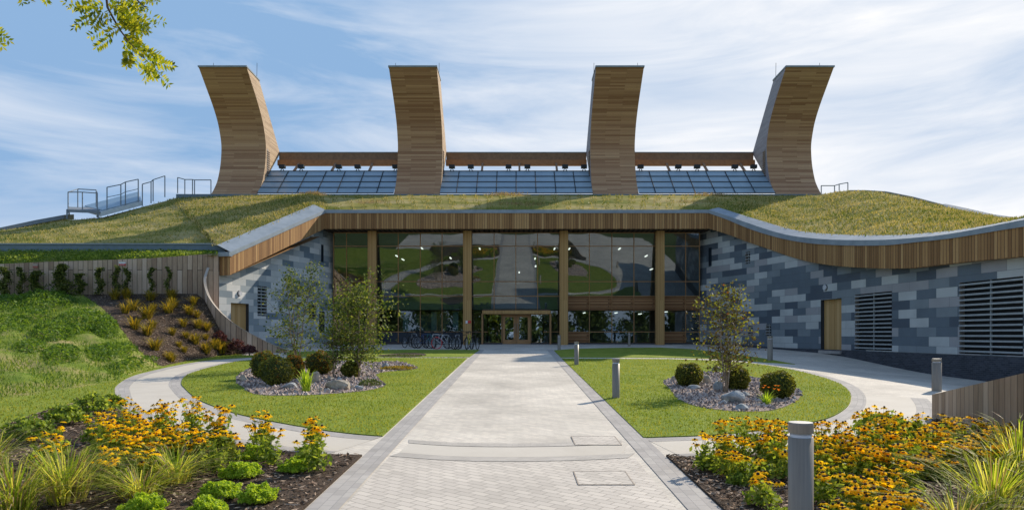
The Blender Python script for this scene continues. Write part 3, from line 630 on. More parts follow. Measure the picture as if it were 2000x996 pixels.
def louvre(at,span,n,lab=None,depth=.22,slat=.055,frame=True,sgn=1):
    u0,u1,z0,z1=span; r=MB(); 
    q=[at(u0,z0,-depth),at(u1,z0,-depth),at(u1,z1,-depth),at(u0,z1,-depth)]
    back=MB(); back.face(q)
    for a,b in (((u0,z0),(u1,z0)),((u1,z0),(u1,z1)),((u1,z1),(u0,z1)),((u0,z1),(u0,z0))): r.face([at(a[0],a[1],0),at(b[0],b[1],0),at(b[0],b[1],-depth),at(a[0],a[1],-depth)])
    e=bempty('louvre',lab); bpart(back,'backing',M['dark'],e); bpart(r,'frame',M['louvre_frame'],e)
    sl=MB(); seg=4
    for k in range(n):
        z=z0+(z1-z0)*(k+.5)/n
        for s in range(seg):
            a=u0+(u1-u0)*s/seg; b=u0+(u1-u0)*(s+1)/seg
            sl.hexa([at(a,z-slat/2,-.06),at(b,z-slat/2,-.06),at(b,z-slat/2,.03),at(a,z-slat/2,.03),at(a,z+slat/2,-.06),at(b,z+slat/2,-.06),at(b,z+slat/2,.03),at(a,z+slat/2,.03)])
    um=(u0+u1)/2; sl.hexa([at(um-.03,z0,-.1),at(um+.03,z0,-.1),at(um+.03,z0,-.05),at(um-.03,z0,-.05),at(um-.03,z1,-.1),at(um+.03,z1,-.1),at(um+.03,z1,-.05),at(um-.03,z1,-.05)])
    bpart(sl,'slats',M['slat_metal'],e)
louvre(rat,lv1,14,'square metal louvre beside the timber side door',slat=.07); louvre(rat,lv2,14,'wide metal louvre near the right end of the tiled wall',slat=.07)
for v,l in ((vs1,'small vent high under the right eave'),(vs2,'small low vent behind the young tree'),(vs3,'small low vent left of the side door')): louvre(rat,v,4,l,slat=.05)
def door(at,span,lab,parts=2):
    u0,u1,z0,z1=span; e=bempty('side_door',lab); dp=-.20
    r=MB()
    for a,b in (((u1,z0),(u1,z1)),((u1,z1),(u0,z1)),((u0,z1),(u0,z0))): r.face([at(a[0],a[1],0),at(b[0],b[1],0),at(b[0],b[1],dp-.03),at(a[0],a[1],dp-.03)])
    bpart(r,'reveal',M['dark_metal'],e)
    w=(u1-u0)/parts
    for k in range(parts):
        m=MB(); m.hexa([at(u0+k*w+.01,z0,dp-.05),at(u0+(k+1)*w-.01,z0,dp-.05),at(u0+(k+1)*w-.01,z0,dp),at(u0+k*w+.01,z0,dp),at(u0+k*w+.01,z1-.02,dp-.05),at(u0+(k+1)*w-.01,z1-.02,dp-.05),at(u0+(k+1)*w-.01,z1-.02,dp),at(u0+k*w+.01,z1-.02,dp)])
        for f in range(len(m.uv)): m.uv[f]=[(a_[1] if False else a_[0],a_[1]) for a_ in m.uv[f]]
        bpart(m,'door_leaf',M['door_wood'],e)
    m=MB(); m.hexa([at(u0-.05,z0-.16,-.2),at(u1+.05,z0-.16,-.2),at(u1+.05,z0-.16,.12),at(u0-.05,z0-.16,.12),at(u0-.05,z0,-.2),at(u1+.05,z0,-.2),at(u1+.05,z0,.12),at(u0-.05,z0,.12)]); bpart(m,'threshold',M['kerb'],e)
door(rat,door_r,'tall double timber door in the right tiled wall')
w_=MB(); w_.face([rat(win_r[0]-.5,win_r[2]-.1,-.12),rat(win_r[1]+.5,win_r[2]-.1,-.12),rat(win_r[1]+.5,win_r[3]+.1,-.12),rat(win_r[0]-.5,win_r[3]+.1,-.12)]); bpart(w_,'slit_window',M['spandrel'],label='narrow slit window high on the right tiled wall')
def lamp(at,u,z,lab,side=-1):
    p=at(u,z,0); q=at(u,z,.12); m=MB(); n=(q-p).normalized(); a=n.orthogonal().normalized(); b=n.cross(a)
    e=bempty('wall_lamp',lab)
    for nm,r,d0,d1,mt in (('backplate',.17,0,.05,'dark_metal'),('lens',.15,.05,.11,'lens')):
        m=MB(); m.tube([p+n*d0,p+n*d1],r,18,r*.92); bpart(m,nm,M[mt],e)
u=rupx(1613); lamp(rat,u,CZ+(HY-561.5)/F*rpos(u)[1],'round white wall lamp above the right side door')
# left wall
lp=[(-13.25,49.3),(-16.72,38.3)]; lLn=math.dist(*lp)
lp=[(lp[1][0]+(lp[0][0]-lp[1][0])*i/16,lp[1][1]+(lp[0][1]-lp[1][1])*i/16) for i in range(17)]
def lpos(u): t=u/lLn; return (lp[0][0]+(lp[-1][0]-lp[0][0])*t,lp[0][1]+(lp[-1][1]-lp[0][1])*t)
def lupx(x): return float(min(np.arange(0,lLn,.01),key=lambda u:abs(px((*lpos(u),0))[0]-x)))
def lspan(x0,x1,yt,yb): u0,u1=lupx(x0),lupx(x1); Y=lpos((u0+u1)/2)[1]; return [u0,u1,CZ+(HY-yb)/F*Y,CZ+(HY-yt)/F*Y]
def ltop(u): return 5.42+(zb0-5.42)*min(1.0,u/9.5)+.15
door_l=lspan(451,486,590,668); lvl=lspan(503,521,559,617); vl2=lspan(603,618,592,622); vl3=lspan(631,641,452,464); win_l=lspan(627,632,478,512); win_l2=lspan(623,634,608,650)
door_l[2]=1.35; door_l[3]=min(door_l[3],3.95)
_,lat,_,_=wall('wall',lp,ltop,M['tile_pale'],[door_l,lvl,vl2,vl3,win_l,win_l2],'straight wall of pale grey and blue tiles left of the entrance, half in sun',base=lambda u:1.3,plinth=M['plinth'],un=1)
louvre(lat,lvl,9,'tall metal louvre in the sunlit left wall',slat=.09); louvre(lat,vl2,5,'shaded vent behind the birch trees',slat=.06); louvre(lat,vl3,4,'small vent high in the left inner corner',slat=.05)
door(lat,door_l,'sunlit timber door in the left tiled wall',1)
for s,l in ((win_l,'slit window high in the shaded left wall'),(win_l2,'dark low opening in the shaded left wall')):
    w_=MB(); w_.face([lat(s[0]-.5,s[2]-.1,-.12),lat(s[1]+.5,s[2]-.1,-.12),lat(s[1]+.5,s[3]+.1,-.12),lat(s[0]-.5,s[3]+.1,-.12)]); bpart(w_,'slit_window',M['spandrel'],label=l)
u=lupx(467); lamp(lat,u,CZ+(HY-573)/F*lpos(u)[1],'round wall lamp above the left side door')
# corner post at the low end of the left wall
m=MB(); m.face([(-17.35,38.6,0.9),(lp[0][0],lp[0][1],0.9),(lp[0][0],lp[0][1],5.6),(-17.35,38.6,5.6)],[(0,.9),(.7,.9),(.7,5.6),(0,5.6)]); bpart(m,'wall',M['tile'],label='narrow dark tiled end of the left wall')
# --- glass front
GT=CZ+(HY-455)/F*48.45; GM=CZ+(HY-606)/F*49.3; GB=gz(0,49)
def gY(z):   # the upper glazing leans outwards
    return 49.3-(z-GM)/(GT-GM)*.85 if z>GM else 49.3
def gp(x,y):
    Z=49.3
    for _ in range(12): z=CZ+(HY-y)/F*Z; Z=gY(z)
    return P(x,y,Z)
bays=[([652,677,719],0),([735,778,821,863.5,905],1),([921,965,1007.5,1050,1093],2),([1109,1151,1195,1238,1281],3),([1297,1339,1366],4)]
rows_up=[455,481,550,578.5,606.5]
names=['leftmost bay of the upper glazing','upper glazing left of the entrance bay','upper glazing above the entrance','upper glazing right of the entrance bay','rightmost bay of the upper glazing']
def bar(mb,a,b,w=.05,d=.10):
    a=Vector(a);b=Vector(b); t=(b-a).normalized(); f=Vector((0,-1,0)); s=t.cross(f).normalized()*w/2; n=s.cross(t).normalized()*d
    if n.y>0: n=-n
    mb.hexa([a-s+n*.6,a+s+n*.6,a+s-n*.4,a-s-n*.4,b-s+n*.6,b+s+n*.6,b+s-n*.4,b-s-n*.4])
def window(xs,rows,glass,lab,skip=(),nm='window',lowfill={}):
    fr=MB(); gl=MB(); sp=MB(); wd=MB()
    for x in xs: 
        for a,b in zip(rows[:-1],rows[1:]): bar(fr,gp(x,a),gp(x,b))
    for y in rows: bar(fr,gp(xs[0],y),gp(xs[-1],y),.055,.11)
    for i in range(len(xs)-1):
        for j in range(len(rows)-1):
            q=[gp(xs[i],rows[j+1]),gp(xs[i+1],rows[j+1]),gp(xs[i+1],rows[j]),gp(xs[i],rows[j])]
            k=lowfill.get((i,j))
            if k is None: gl.face(q)
            elif k=='wood': l=(q[1]-q[0]).length; h=(q[3]-q[0]).length; wd.face(q,[(0,0),(l,0),(l,h),(0,h)])
            elif k=='dark': sp.face(q)
    e=bpart(fr,nm,M['frame_wood'],label=lab)
    if gl.v: o=gl.build('glass_pane',glass,e)
    if sp.v: o=sp.build('spandrel_panel',M['spandrel'],e)
    if wd.v: o=wd.build('slat_panel',M['slat_wood'],e)
for (xs,k) in bays:
    fill={}
    if k>=3: fill={(i,3):'wood' for i in range(len(xs)-1)}
    window(xs,rows_up,M['glass'],names[k],lowfill=fill)
low=[606.5,648,669.5]
window(bays[0][0],low,M['glass_low'],'leftmost bay of the ground floor glazing')
window(bays[1][0],low,M['glass_low'],'ground floor glazing behind the bicycles',lowfill={(i,1):'dark' for i in range(4)})
window([921,942],low,M['glass_low'],'narrow ground floor glazing left of the entrance frame'); window([1075,1093],low,M['glass_low'],'narrow ground floor glazing right of the entrance frame')
window(bays[3][0],low,M['glass_low'],'ground floor glazing right of the entrance, with a slatted panel',lowfill={(0,1):'wood'})
window(bays[4][0],low,M['glass_low'],'rightmost ground floor glazing',lowfill={(0,1):'wood'})
window([942,953],[613,648,669.5],M['glass_low'],'slim dark pane at the left edge of the entrance'); window([1061,1075],[613,648,669.5],M['glass_low'],'slim dark pane at the right edge of the entrance')
window([953,980],[614,669.5],M['glass_door'],'tall sidelight left of the entrance doors'); window([1037,1061],[614,669.5],M['glass_door'],'tall sidelight right of the entrance doors')
# entrance frame and doors
m=MB(); zc=CZ+(HY-606.8)/F*48.9
p0,p1=P(942,613,48.75),P(1075,606.5,48.75); m.box(p0.x,p1.x,48.7,49.2,p0.z,p1.z); bpart(m,'entrance_canopy',M['glulam'])
for x in (942,1075):
    a=P(x,613,48.9); m=MB(); m.box(a.x-.06,a.x+.06,48.8,49.2,GB,a.z); bpart(m,'post',M['frame_wood'])
for x0,x1,hs in ((981.5,1008,1),(1008.6,1036,-1)):
    a,b=P(x0,614,49.22),P(x1,671.5,49.22); zt,zb_=a.z,GB+.02; fr=MB(); s=.19
    fr.box(a.x,a.x+s,49.2,49.28,zb_,zt); fr.box(b.x-s,b.x,49.2,49.28,zb_,zt); fr.box(a.x+s,b.x-s,49.2,49.28,zt-.2,zt); fr.box(a.x+s,b.x-s,49.2,49.28,zb_,zb_+.3)
    d_=bpart(fr,'entrance_door',M['frame_wood'],label='%s leaf of the glazed timber entrance doors'%('left' if hs>0 else 'right'))
    g=MB(); g.face([(a.x+s,49.24,zb_+.3),(b.x-s,49.24,zb_+.3),(b.x-s,49.24,zt-.2),(a.x+s,49.24,zt-.2)]); g.build('glass_pane',M['glass_door'],d_)
    h=MB(); hx=(b.x-.09) if hs>0 else (a.x+.09); h.tube([(hx,49.14,zb_+.8),(hx,49.14,zb_+1.5)],.02,8); h.build('handle',M['steel'],d_)
m=MB(); m.box((652-CX)/F*49,(981-CX)/F*49,49.0,49.5,GB-.1,CZ+(HY-669.2)/F*49.3); m.box((1037-CX)/F*49,(1366-CX)/F*49,49.0,49.5,GB-.1,CZ+(HY-669.2)/F*49.3); bpart(m,'base_course',M['dark_metal'])
# columns
for x,l in ((727,'column between the birch tree and the glass'),(913,'column at the bicycle stands with a small sticker'),(1101,'column right of the entrance'),(1289,'column near the right tiled wall')):
    m=MB(); X=(x-CX)/F*48.15; z1=zb0+.05; zg=GB-.05
    m.box(X-.29,X+.29,48.0,48.45,zg,z1)
    for f in range(len(m.uv)):
        m.uv[f]=[(a,b) for a,b in m.uv[f]]
    bpart(m,'column',M['glulam'],label=l)
cX=(913-CX)/F*48.0
m=MB(); a=P(909.5,626,47.98); b=P(920,631.5,47.98); m.box(a.x,a.x+.14,47.97,47.995,b.z,a.z); st=bpart(m,'sticker',M['white']); m=MB(); m.box(a.x+.145,b.x,47.97,47.995,b.z+.02,a.z); m.build('red_half',M['red'],st)
# soffit
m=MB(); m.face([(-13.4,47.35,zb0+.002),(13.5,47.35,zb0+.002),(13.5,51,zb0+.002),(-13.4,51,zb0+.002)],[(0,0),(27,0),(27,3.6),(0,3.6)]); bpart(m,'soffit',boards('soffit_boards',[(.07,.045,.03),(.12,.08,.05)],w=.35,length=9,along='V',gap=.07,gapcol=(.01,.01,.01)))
for i,(x,) in enumerate([(x,) for x in (655,735)]): pass
# interior
m=MB(); m.box(-13.2,13.2,56.5,56.7,GB,GT+.3); bpart(m,'interior_wall',M['interior'])
m=MB(); m.box(-13.2,13.2,49.36,56.5,CZ+(HY-605)/F*49.3,CZ+(HY-588)/F*49.3); bpart(m,'floor_slab',M['interior'])
m=MB(); m.box(-13.2,13.2,49.6,56.5,GB-.08,GB+.01); m.box(-13.2,13.2,48.6+.7,56.5,GT+.06,GT+.2); bpart(m,'interior_floor_and_ceiling',M['interior'])
for x0,x1 in ((-13.35,-13.2),(13.2,13.35)):
    m=MB(); m.box(x0,x1,49.4,56.6,GB,GT+.3); bpart(m,'interior_wall',M['interior'])
for x,y,a in ((824,485,30),(787,507,28),(775,500,28),(880,504,32),(937,486,20),(1083,486,-20),(1112,486,-22),(1210,486,-30),(1141,611,-14),(1203,611,-16),(1250,613,-18),(1300,609,-20),(1262,500,-20),(1272,526,-20),(1014,532,2),(1045,505,-3),(1046,520,-3)):
    p=P(x,y,53); m=MB(); L_=.9 if y<600 else 1.1
    m.box(p.x-.05,p.x+.05,p.y-L_/2,p.y+L_/2,p.z-.03,p.z+.03); bpart(m,'ceiling_light',M['lamp'])
# pale posts and blinds seen through the glazing behind the bicycles
for x in (793,848,890):
    a=P(x,609,50.2); m=MB(); m.box(a.x-.2,a.x+.2,50.1,50.3,GB,a.z); bpart(m,'interior_post',M['interior_pale'])
for x0,x1 in ((800,843),(855,887)):
    a,b=P(x0,614,50.6),P(x1,646,50.6); m=MB(); m.box(a.x,b.x,50.6,50.65,b.z,a.z); bpart(m,'blind',M['interior_cloth'])
# --- roof mound
def innerpt(arr,x):
    pr=[px(p)[0] for p in arr]; k=min(range(len(arr)),key=lambda i:abs(pr[i]-x)); return Vector(arr[k])
cols=[]
def addc(f,b): cols.append((f-Vector((0,0,.05)),b))
for fx,bx,by,bz in ((-700,-900,520,40),(-450,-600,500,42),(-250,-350,481,45),(-100,-180,474,47.5),(0,-60,459,49.5),(100,40,445,51.3),(200,120,432,52.3),(300,200,425,53.5),(370,280,404,55.5),(425,330,391,56.6)):
    f=P(fx,480,39.6); addc(f+Vector((0,0,.05)),P(bx,by,bz))
nI=len(inL)
for i in range(0,nI,2):
    t=i/(nI-1); addc(Vector(inL[i]),P(345+t*255,381.5+5*(1-t)**2,57))
for i in range(0,11,2):
    t=i/10; f=Vector(inF[i]); addc(f,P(620+t*770,381.3,57))
for i in range(4,len(inR),4):
    f=Vector(inR[i]); x=px(f)[0]
    bx=interp([1385,1460,1541,1621,1701,1782,1862,1942,2000,2140],[1400,1455,1520,1600,1648,1722,1800,1880,1940,2080],x)
    by=interp([1400,1600,1640,1700,1740,1800,1860,1940,1975,2080],[381.3,381.3,374,373,379,394,408,424,432,452],bx)
    bz=interp([1400,1600,1648,1722,1800,1880,1940,2080],[57,57,55,51,46,41,37.5,31],bx)
    addc(f,P(bx,by,bz))
# resample columns finely
def lerpcols(n):
    out=[]
    for i in range(len(cols)-1):
        for k in range(n):
            t=k/n; out.append((cols[i][0].lerp(cols[i+1][0],t),cols[i][1].lerp(cols[i+1][1],t)))
    out.append(cols[-1]); return out
RC=lerpcols(6); NT=26
def roofpt(c,t):
    v=c[0].lerp(c[1],t); v.z+=(.21-.36*ss(13.5,17,c[0].x))*math.sin(math.pi*min(1,t))+ .09*noise2(v.x*.9,v.y*.9,3)*ss(0,.15,t)*ss(1.0,.85,t); return v
grid=[[roofpt(c,i/NT) for c in RC] for i in range(NT+1)]
m=MB()
for i in range(NT):
    for j in range(len(RC)-1): m.face([grid[i][j],grid[i][j+1],grid[i+1][j+1],grid[i+1][j]])
back=[Vector((p.x*1.03,p.y+26,p.z-7 if abs(p.x)>26 else p.z-3)) for p in grid[NT]]
for j in range(len(RC)-1): m.face([grid[NT][j],grid[NT][j+1],back[j+1],back[j]])
bpart(m,'green_roof',M['roofgrass'],smooth=True)
# tufts on the roof
tp=[];pale=[]
for _ in range(60000):
    c=RC[int(random.random()*(len(RC)-1))]; t=random.random(); v=roofpt(c,t)
    if abs(v.x/v.y)>.85 or (v.x<-30 and v.y<39): continue
    tp.append((v.x+random.uniform(-.3,.3),v.y,v.z-.02))
tp=np.array(tp); blades('roof_grass',tp,.13,.06,1.1,M['straw'],label='dry green and straw coloured grass on the sloping roof')
for cx_,cy_,w_,h_ in ((611,380,26,6),(985,382,36,5),(1385,384,30,5),(1010,404,60,3),(730,400,40,3),(1350,400,60,3)):
    for _ in range(500):
        x=random.gauss(cx_,w_*.5); Z=interp([380,410],[56.6,48.8],cy_)+random.uniform(-.6,.6); p=P(x,cy_+3,Z)
        j=min(range(0,len(RC)-1,3),key=lambda j:abs(RC[j][0].lerp(RC[j][1],.5).x-p.x)); 
        z=interp([48,57],[10.72,13.75],Z); pale.append((p.x,p.y,z+abs(random.gauss(0,.04))))
blades('seed_grass',np.array(pale),.30,.05,.8,M['straw_pale'],label='pale seeding grass tussocks along the roof edge')
# parapet at the left
m=MB(); a=P(-700,479,39.4); b=P(441,479,39.4); m.box(a.x,b.x,39.3,39.75,a.z-.42,a.z+.02); bpart(m,'parapet',M['parapet'])
m=MB(); m.box(a.x,b.x+.1,39.24,39.85,a.z+.022,a.z+.10); bpart(m,'coping',M['coping'],label='thin metal capping on the left parapet')
# --- towers
prof=[(57,13.72),(57.75,14.5),(58.35,15.3),(58.85,16.5),(59.08,17.6),(59.1,18.6),(58.75,19.6),(58.3,20.4),(57.4,21.4),(56.1,22.55),(54.87,23.62)]
prof=[(p.x,p.y) for p in catmull([(a,b,0) for a,b in prof],3)]
back_=[(57.57,23.52),(62.67,18.72)]
def tower(xc,lab,sunny):
    e=bempty('ventilation_tower',lab); x0,x1=xc-1.93,xc+1.93
    f=MB(); u=0
    for (y0,z0),(y1,z1) in zip(prof[:-1],prof[1:]):
        l=math.hypot(y1-y0,z1-z0); f.face([(x0,y0,z0),(x1,y0,z0),(x1,y1,z1),(x0,y1,z1)],[(x0+xc*3,u),(x1+xc*3,u),(x1+xc*3,u+l),(x0+xc*3,u+l)]); u+=l
    bpart(f,'curved_front',M['tower_wood'],e)
    poly=prof+back_
    for x,sg in ((x0,-1),(x1,1)):
        s=MB(); pts=[(x,y,z) for y,z in poly]; uv=[(y,z) for y,z in poly]
        # fan in strips to stay planar & concave safe
        for (y0,z0),(y1,z1) in zip(prof[:-1],prof[1:]):
            def yb(z): return 57.0+(z-13.72)*(62.67-57.0)/(18.72-13.72) if z<=18.72 else (62.67-(z-18.72)*(62.67-57.57)/(23.52-18.72))
            z1c=min(z1,23.6); q=[(x,y0,z0),(x,max(yb(z0),y0),z0),(x,max(yb(z1c),y1),z1c),(x,y1,z1)]
            s.face(q,[(p[1],p[2]) for p in q])
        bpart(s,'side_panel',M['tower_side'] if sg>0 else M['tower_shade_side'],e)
        v=MB(); yv,zv=(60.0,17.55)
        pts_=[(59.35,15.75),(60.0,16.45),(60.0,18.1),(59.35,18.3)]
        v.face([(x+sg*.02,a,b) for a,b in pts_]); v2=MB()
        for k in range(12):
            z=15.95+k*.19; v2.box(min(x+sg*.02,x+sg*.07),max(x+sg*.02,x+sg*.07),59.4,59.95,z,z+.05)
        bpart(v,'side_vent',M['louvre_frame'],e); bpart(v2,'side_vent_slats',M['beam_wood'],e)
    b=MB(); b.face([(x0,62.67,18.72),(x1,62.67,18.72),(x1,57.57,23.52),(x0,57.57,23.52)]); bpart(b,'back_panel',M['coping'],e)
    t=MB(); t.hexa([(x0-.04,54.80,23.60),(x1+.04,54.80,23.60),(x1+.04,57.65,23.50),(x0-.04,57.65,23.50),(x0-.04,54.80,23.72),(x1+.04,54.80,23.72),(x1+.04,57.65,23.62),(x0-.04,57.65,23.62)]); bpart(t,'top_capping',M['coping'],e)
    for x in (x0+.1,x1-.1):
        rd=MB(); rd.tube([(x,57.3,23.6),(x+.02,57.3,24.9)],.018,5); bpart(rd,'lightning_rod',M['dark_metal'],e)
TX=[-23.6,-8.31,8.35,23.63]
for xc,l in zip(TX,('curved timber ventilation tower at the far left of the roof','second curved timber tower from the left, above the bicycle stands','third curved timber tower from the left, right of the entrance','curved timber ventilation tower at the far right of the roof')): tower(xc,l,True)
def slope(z): return 57.0+(z-13.86)*(62.67-57.0)/(18.7-13.86)
for k in range(3):
    xa,xb_=TX[k]+1.93,TX[k+1]-1.93; nm=('left','middle','right')[k]
    m=MB(); m.box(xa,xb_,62.4,62.7,18.0,18.72); bpart(m,'roof_beam',M['tower_wood'] if False else M['beam_wood'],label='upper timber beam between towers, %s span'%nm)
    m=MB(); m.box(xa,xb_,61.95,62.3,17.48,17.98); bpart(m,'purlin',M['fascia'] if False else plain('purlin_wood',(.33,.15,.06),var=.2),label='recessed lower beam under the %s span'%nm)
    m=MB(); m.box(xa,xb_,62.35,62.75,18.722,18.80); bpart(m,'coping',M['coping'])
    zt=16.5; g=MB(); y0,y1=slope(13.9),slope(zt)
    g.face([(xa,y0,13.9),(xb_,y0,13.9),(xb_,y1,zt),(xa,y1,zt)],[(xa,0),(xb_,0),(xb_,3.6),(xa,3.6)]); ge=bpart(g,'roof_glazing',M['roof_glass'],label='sloping glass roof of the %s span'%nm)
    fr=MB()
    for i in range(-14,15):
        x=i*1.668
        if xa+.1<x<xb_-.1: fr.tube([(x,y0-.03,13.9+.03),(x,y1-.03,zt+.03)],.035,4)
    for z in (13.93,14.55,15.2,15.85,zt-.02): fr.tube([(xa,slope(z)-.03,z+.03),(xb_,slope(z)-.03,z+.03)],.032,4)
    fr.build('glazing_bars',M['dark_metal'],ge)
    n=4 if k!=1 else 5
    for i in range(-14,15):
        x=i*1.668+.3
        if i%2==0 and xa+.4<x<xb_-.4:
            m=MB(); m.hexa([(x-.09,60.3,16.5),(x+.09,60.3,16.5),(x+.09,60.55,16.5),(x-.09,60.55,16.5),(x-.09,61.95,17.7),(x+.09,61.95,17.7),(x+.09,62.2,17.7),(x-.09,62.2,17.7)]); bpart(m,'strut',M['beam_wood'])
    for i in range(-14,15):
        x=i*1.668+1.0
        if xa+.4<x<xb_-.4 and i%3!=1:
            e=bempty('floodlight'); m=MB(); m.box(x-.26,x+.26,60.2,60.55,16.82,17.12); bpart(m,'lamp_head',M['dark_metal'],e)
            m=MB(); m.tube([(x-.2,60.4,16.5),(x,60.35,16.85),(x+.2,60.4,16.5)],.05,5); bpart(m,'bracket',M['dark_metal'],e)
m=MB(); a=P(345,384,56.85); b=P(1642,384,56.85); m.box(a.x,b.x,56.75,57.1,13.45,13.80); bpart(m,'roof_flashing',M['parapet'])
# left parapet edge and right hip flashing
rl=[P(x,y,z) for x,y,z in ((-60,457,49.8),(0,446,50.4),(70,431,51.8),(125,421,53.0))]
m=MB()
for a,b in zip(rl[:-1],rl[1:]): m.hexa([a+Vector((0,0,-.25)),b+Vector((0,0,-.25)),b+Vector((0,1.2,-.1)),a+Vector((0,1.2,-.1)),a+Vector((0,0,.05)),b+Vector((0,0,.05)),b+Vector((0,1.2,.3)),a+Vector((0,1.2,.3))])
bpart(m,'roof_edge_rail',M['galv'],label='pale metal edge running down the far left of the roof')
rr=[P(x,y,z) for x,y,z in ((1640,376,55.6),(1660,371.5,55),(1690,371.5,54),(1730,374,52),(1780,384,49),(1830,397,46),(1880,409,43.5))]
m=MB()
for a,b in zip(rr[:-1],rr[1:]): m.hexa([a+Vector((0,0,-.3)),b+Vector((0,0,-.3)),b+Vector((.4,.3,-.3)),a+Vector((.4,.3,-.3)),a,b,b+Vector((.4,.3,.04)),a+Vector((.4,.3,.04))])
bpart(m,'roof_edge_rail',M['galv'],label='curved metal roof edge at the right hip')
rr=[P(x,y,z) for x,y,z in ((1829,402,45.8),(1870,411,43),(1920,423,40.5),(1975,431,37.8))]
m=MB()
for a,b in zip(rr[:-1],rr[1:]): m.hexa([a+Vector((0,0,-.12)),b+Vector((0,0,-.12)),b+Vector((1.2,.9,.1)),a+Vector((1.2,.9,.1)),a+Vector((0,0,.08)),b+Vector((0,0,.08)),b+Vector((1.2,.9,.3)),a+Vector((1.2,.9,.3))])
bpart(m,'roof_edge_rail',M['galv'],label='low metal channel on the right hip of the roof')
# ================================================================ FENCES
def fence(name,pts,zb_,zt_,mat,label,cap=True,thick=.06,group=None,parent=None,cat='fence'):
    """pts plan polyline, zb/zt functions of index fraction"""
    r=empty(name,(pts[0][0],pts[0][1],0)); tag(r,label,cat,group); m=MB(); c=MB(); u=0; N=len(pts)
    for i in range(N-1):
        p,q=Vector((*pts[i][:2],0)),Vector((*pts[i+1][:2],0)); l=(q-p).length; t=(q-p)/l; n=Vector((-t.y,t.x,0))*thick
        f0,f1=i/(N-1),(i+1)/(N-1); a0,a1,b0,b1=zb_(f0),zb_(f1),zt_(f0),zt_(f1)
        def V_(v,z): return (v.x,v.y,z)
        m.face([V_(p,a0),V_(q,a1),V_(q,b1),V_(p,b0)],[(u,a0),(u+l,a1),(u+l,b1),(u,b0)])
        m.face([V_(q+n,a1),V_(p+n,a0),V_(p+n,b0),V_(q+n,b1)],[(u+l,a1),(u,a0),(u,b0),(u+l,b1)])
        m.face([V_(p,b0),V_(q,b1),V_(q+n,b1),V_(p+n,b0)],[(u,0),(u+l,0),(u+l,.06),(u,.06)])
        if i in (0,): m.face([V_(p+n,a0),V_(p,a0),V_(p,b0),V_(p+n,b0)],[(u,a0),(u,a0),(u,b0),(u,b0)])
        if i==N-2: m.face([V_(q,a1),V_(q+n,a1),V_(q+n,b1),V_(q,b1)],[(u,a0),(u,a0),(u,b0),(u,b0)])
        if cap: c.hexa([V_(p-n*.3,b0+.003),V_(q-n*.3,b1+.003),V_(q+n*1.6,b1+.003),V_(p+n*1.6,b0+.003),V_(p-n*.3,b0+.04),V_(q-n*.3,b1+.04),V_(q+n*1.6,b1+.04),V_(p+n*1.6,b0+.04)])
        u+=l
    for nm,b,mt in (('boards',m,mat),)+((('top_rail',c,M['fence_cap']),) if cap else ()):
        o=b.build(nm,mt,r); o.location=-Vector(r.location)
    return r
# long fence on the left bank (photo x, bottom y, top y)
fx=[-500,-300,-150,0,100,200,300,400,428]; fb_=[585,583,581,579,578,577,577,584,620]; ft_=[540,533,526,515.5,511,508,504,496.5,495]
n=46; fp=[];fzb=[];fzt=[]
for i in range(n):
    x=-500+928*i/(n-1); Z=interp([-500,300,400,428],[37.5,37.5,37.7,38.1],x); fp.append(((x-CX)/F*Z,Z)); fzb.append(CZ+(HY-interp(fx,fb_,x))/F*Z-.5); fzt.append(CZ+(HY-interp(fx,ft_,x))/F*Z)
fr_=np.linspace(0,1,n)
fence('timber_fence',fp,lambda f:interp(fr_,fzb,f),lambda f:interp(fr_,fzt,f),M['fence_wood'],'long weathered upright board fence across the top of the left bank',cap=False,thick=.08)
# sweeping fence that drops from the long fence down to the birch bed
cp=[(405,524,37.6),(398.5,545,36.9),(402,568,36.5),(413,590,36.3),(432,612,36.2),(455,631,36.3),(480,647,36.6),(505,660,37.0),(525,670,37.3),(550,680,37.8),(575,687,38.3)]
cv=catmull([P(x,y,z) for x,y,z in cp],5); zt=[v.z for v in cv]; fr2=np.linspace(0,1,len(cv))
def cb(f): v=cv[int(round(f*(len(cv)-1)))]; return max(gz(v.x,v.y)-.2,v.z-2.6)
fence('curved_fence',[(v.x,v.y) for v in cv],cb,lambda f:interp(fr2,zt,f),M['fence_wood'],'curved board fence sweeping down from the bank towards the birch trees',cap=True,thick=-.07 if False else .07)
# vegetation ledge behind the long fence
m=MB(); ledge=[]
lx=[-700,-500,-300,-150,0,100,200,300,380,425]
for i in range(len(lx)-1):
    q=[]
    for x,k in ((lx[i],0),(lx[i+1],0),(lx[i+1],1),(lx[i],1)):
        q.append(P(x,interp(fx,ft_,x)-1+4,37.75) if k==0 else P(x,491,39.28))
    m.face(q)
tag(m.build('slope',M['lawn_wild']),kind='structure')
lp_=[]
for _ in range(9000):
    x=random.uniform(-60,425); k=random.random(); a=P(x,interp(fx,ft_,x)+3,37.8); b=P(x,491,39.2); v=a.lerp(b,k); lp_.append((v.x,v.y,v.z+random.random()*.30*(1-.45*ss(300,425,x))*(1-.5*k)))
o=soup('ledge_weeds',leafquads(np.array(lp_),.13,up=.2,aspect=.35),4,leaf('ledge_leaf',[(.10,.18,.025),(.20,.29,.045),(.33,.40,.09)],.5,rand=.6)); tag(o,'bright green weeds growing on the ledge above the long fence','weeds',None,'stuff')
